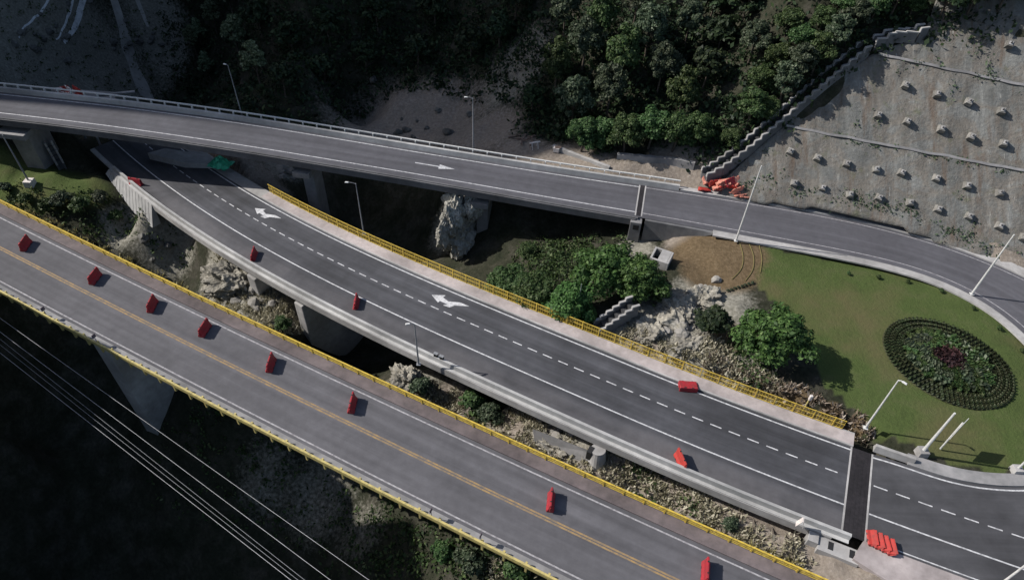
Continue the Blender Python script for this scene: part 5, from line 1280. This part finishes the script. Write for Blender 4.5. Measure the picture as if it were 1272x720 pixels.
outcrop(557, 275, -4.6, 1.2, 1.0, 2.2, 7.7, 'narrow pale rock tongue hanging below the outcrops under the upper bridge')
outcrop(549, 293, -6.2, .7, .7, 2.0, 10.7, 'lowest thin tip of the pale rock tongue under the upper bridge')
outcrop(570, 290, -9.5, 3.2, 2.4, 3.6, 13.7, 'dim rock base below the pale outcrop under the upper bridge')
# right pier of the middle bridge: a tapered round column on a sloping concrete apron
q = at(741, 580, -3.6); m = MB(); m.tube((q[0], q[1], -5.5), (q[0]-.1, q[1]+.5, -1.0), 1.25, .75, 20); part(m, 'round_pier', M['concrete'], br2, smooth=False)
q = at(733, 566, -1.6); m = MB(); m.box((q[0], q[1]+.35, q[2]), (.5, .8, 1.3), Matrix.Rotation(B2.ang(B2.near(9, 46)), 3, 'Z')); part(m, 'pier_slot', M['black'], br2)
ap = empty('concrete_apron', T(700, 555)); tag(ap, 'flat grey sloping concrete apron left of the round pier of the middle bridge', 'apron')
pp = [at(662, 533, -1.7), at(738, 562, -1.5), at(726, 576, -3.2), at(690, 562, -3.4), at(664, 549, -3.4)]; m = MB(); n = len(pp)
V = [tuple(p) for p in pp]+[(p[0], p[1]+.4, p[2]-.5) for p in pp]
m.add(V, [tuple(range(n)), tuple(range(2*n-1, n-1, -1))]+[(i, n+i, n+(i+1) % n, (i+1) % n) for i in range(n)]); part(m, 'slab', M['concrete_mid'], ap)
outcrop(842, 392, -1.0, 3.2, 2.2, 1.7, 2.2, 'largest pale rock outcrop on the bank between the bushes and the lawn')
outcrop(808, 412, -1.2, 2.2, 1.6, 1.2, 5.1, 'pale rock outcrop beside the short stepped drain')
outcrop(872, 372, -.8, 2.2, 1.7, 1.3, 9.4, 'pale rock outcrop at the upper right of the bank, by the dark bush')
outcrop(856, 430, -.9, 2.6, 1.5, 1.0, 3.6, 'low pale rock outcrop on the bank nearest the yellow fence')
outcrop(290, 348, -8.4, 3.4, 2.4, 2.0, 6.3, 'pale grey rock face left of the first pier of the middle bridge')
outcrop(505, 474, -5.0, 2.0, 1.4, 1.6, 8.8, 'pale rock knob under the parapet lamp between the bridges')
outcrop(690, 556, -3.8, 3.0, 1.4, 1.1, 12.1, 'pale rock patch left of the conical pier foot between the bridges')
# curved lines of yellowish edging on the brown tip of the lawn
M['straw'] = paint('dry_yellow_turf_edging', (.16, .135, .05), .9, (.11, .09, .04), 3)
for i, pix in enumerate([[(918, 300), (924, 318), (922, 335), (908, 348)], [(930, 302), (937, 318), (936, 336), (925, 350)], [(943, 305), (947, 322), (944, 340)]]):
    cv = smooth_curve(np.array(pix, float), 40)[::2]; P_ = [T(*p) for p in cv]; m = MB(); m.path([(p[0], p[1], p[2]+.05) for p in P_], [.07]*len(P_), 6)
    tag(m.build('turf_edging', M['straw']), 'curved strip of dry yellowish turf edging on the brown tip of the lawn', 'turf edging', 'curved turf strips on the brown earth')

for px, py, n_, sp2, lb, gr in [(60, 45, 26, 70, 'grey boulder on the shaded ravine slope in the top left', 'boulders in the top left ravine'), (165, 50, 14, 36, 'grey boulder beside the pale dirt track in the ravine', 'boulders beside the ravine track'), (190, 300, 5, 40, 'dim stone on the shaded bank between the old bridge and the ribbed wall', 'stones on the shaded bank'), (540, 150, 12, 60, 'grey stone on the shaded gravel beyond the upper bridge', 'stones on the shaded gravel')]:
    for i in range(n_):
        px_, py_ = px+random.gauss(0, sp2*.5), py+random.gauss(0, sp2*.3)
        q = T(px_, py_)
        if abs(B1.offset_of(q[0], q[1])) < 6.5 and q[2] > -2: continue
        k3 = int(np.hypot(B3.P[:, 0]-q[0], B3.P[:, 1]-q[1]).argmin())
        if np.hypot(B3.P[k3, 0]-q[0], B3.P[k3, 1]-q[1]) < 7: continue
        rock(px_, py_, random.uniform(.3, 1.1), lb, gr, 'rock_dark')
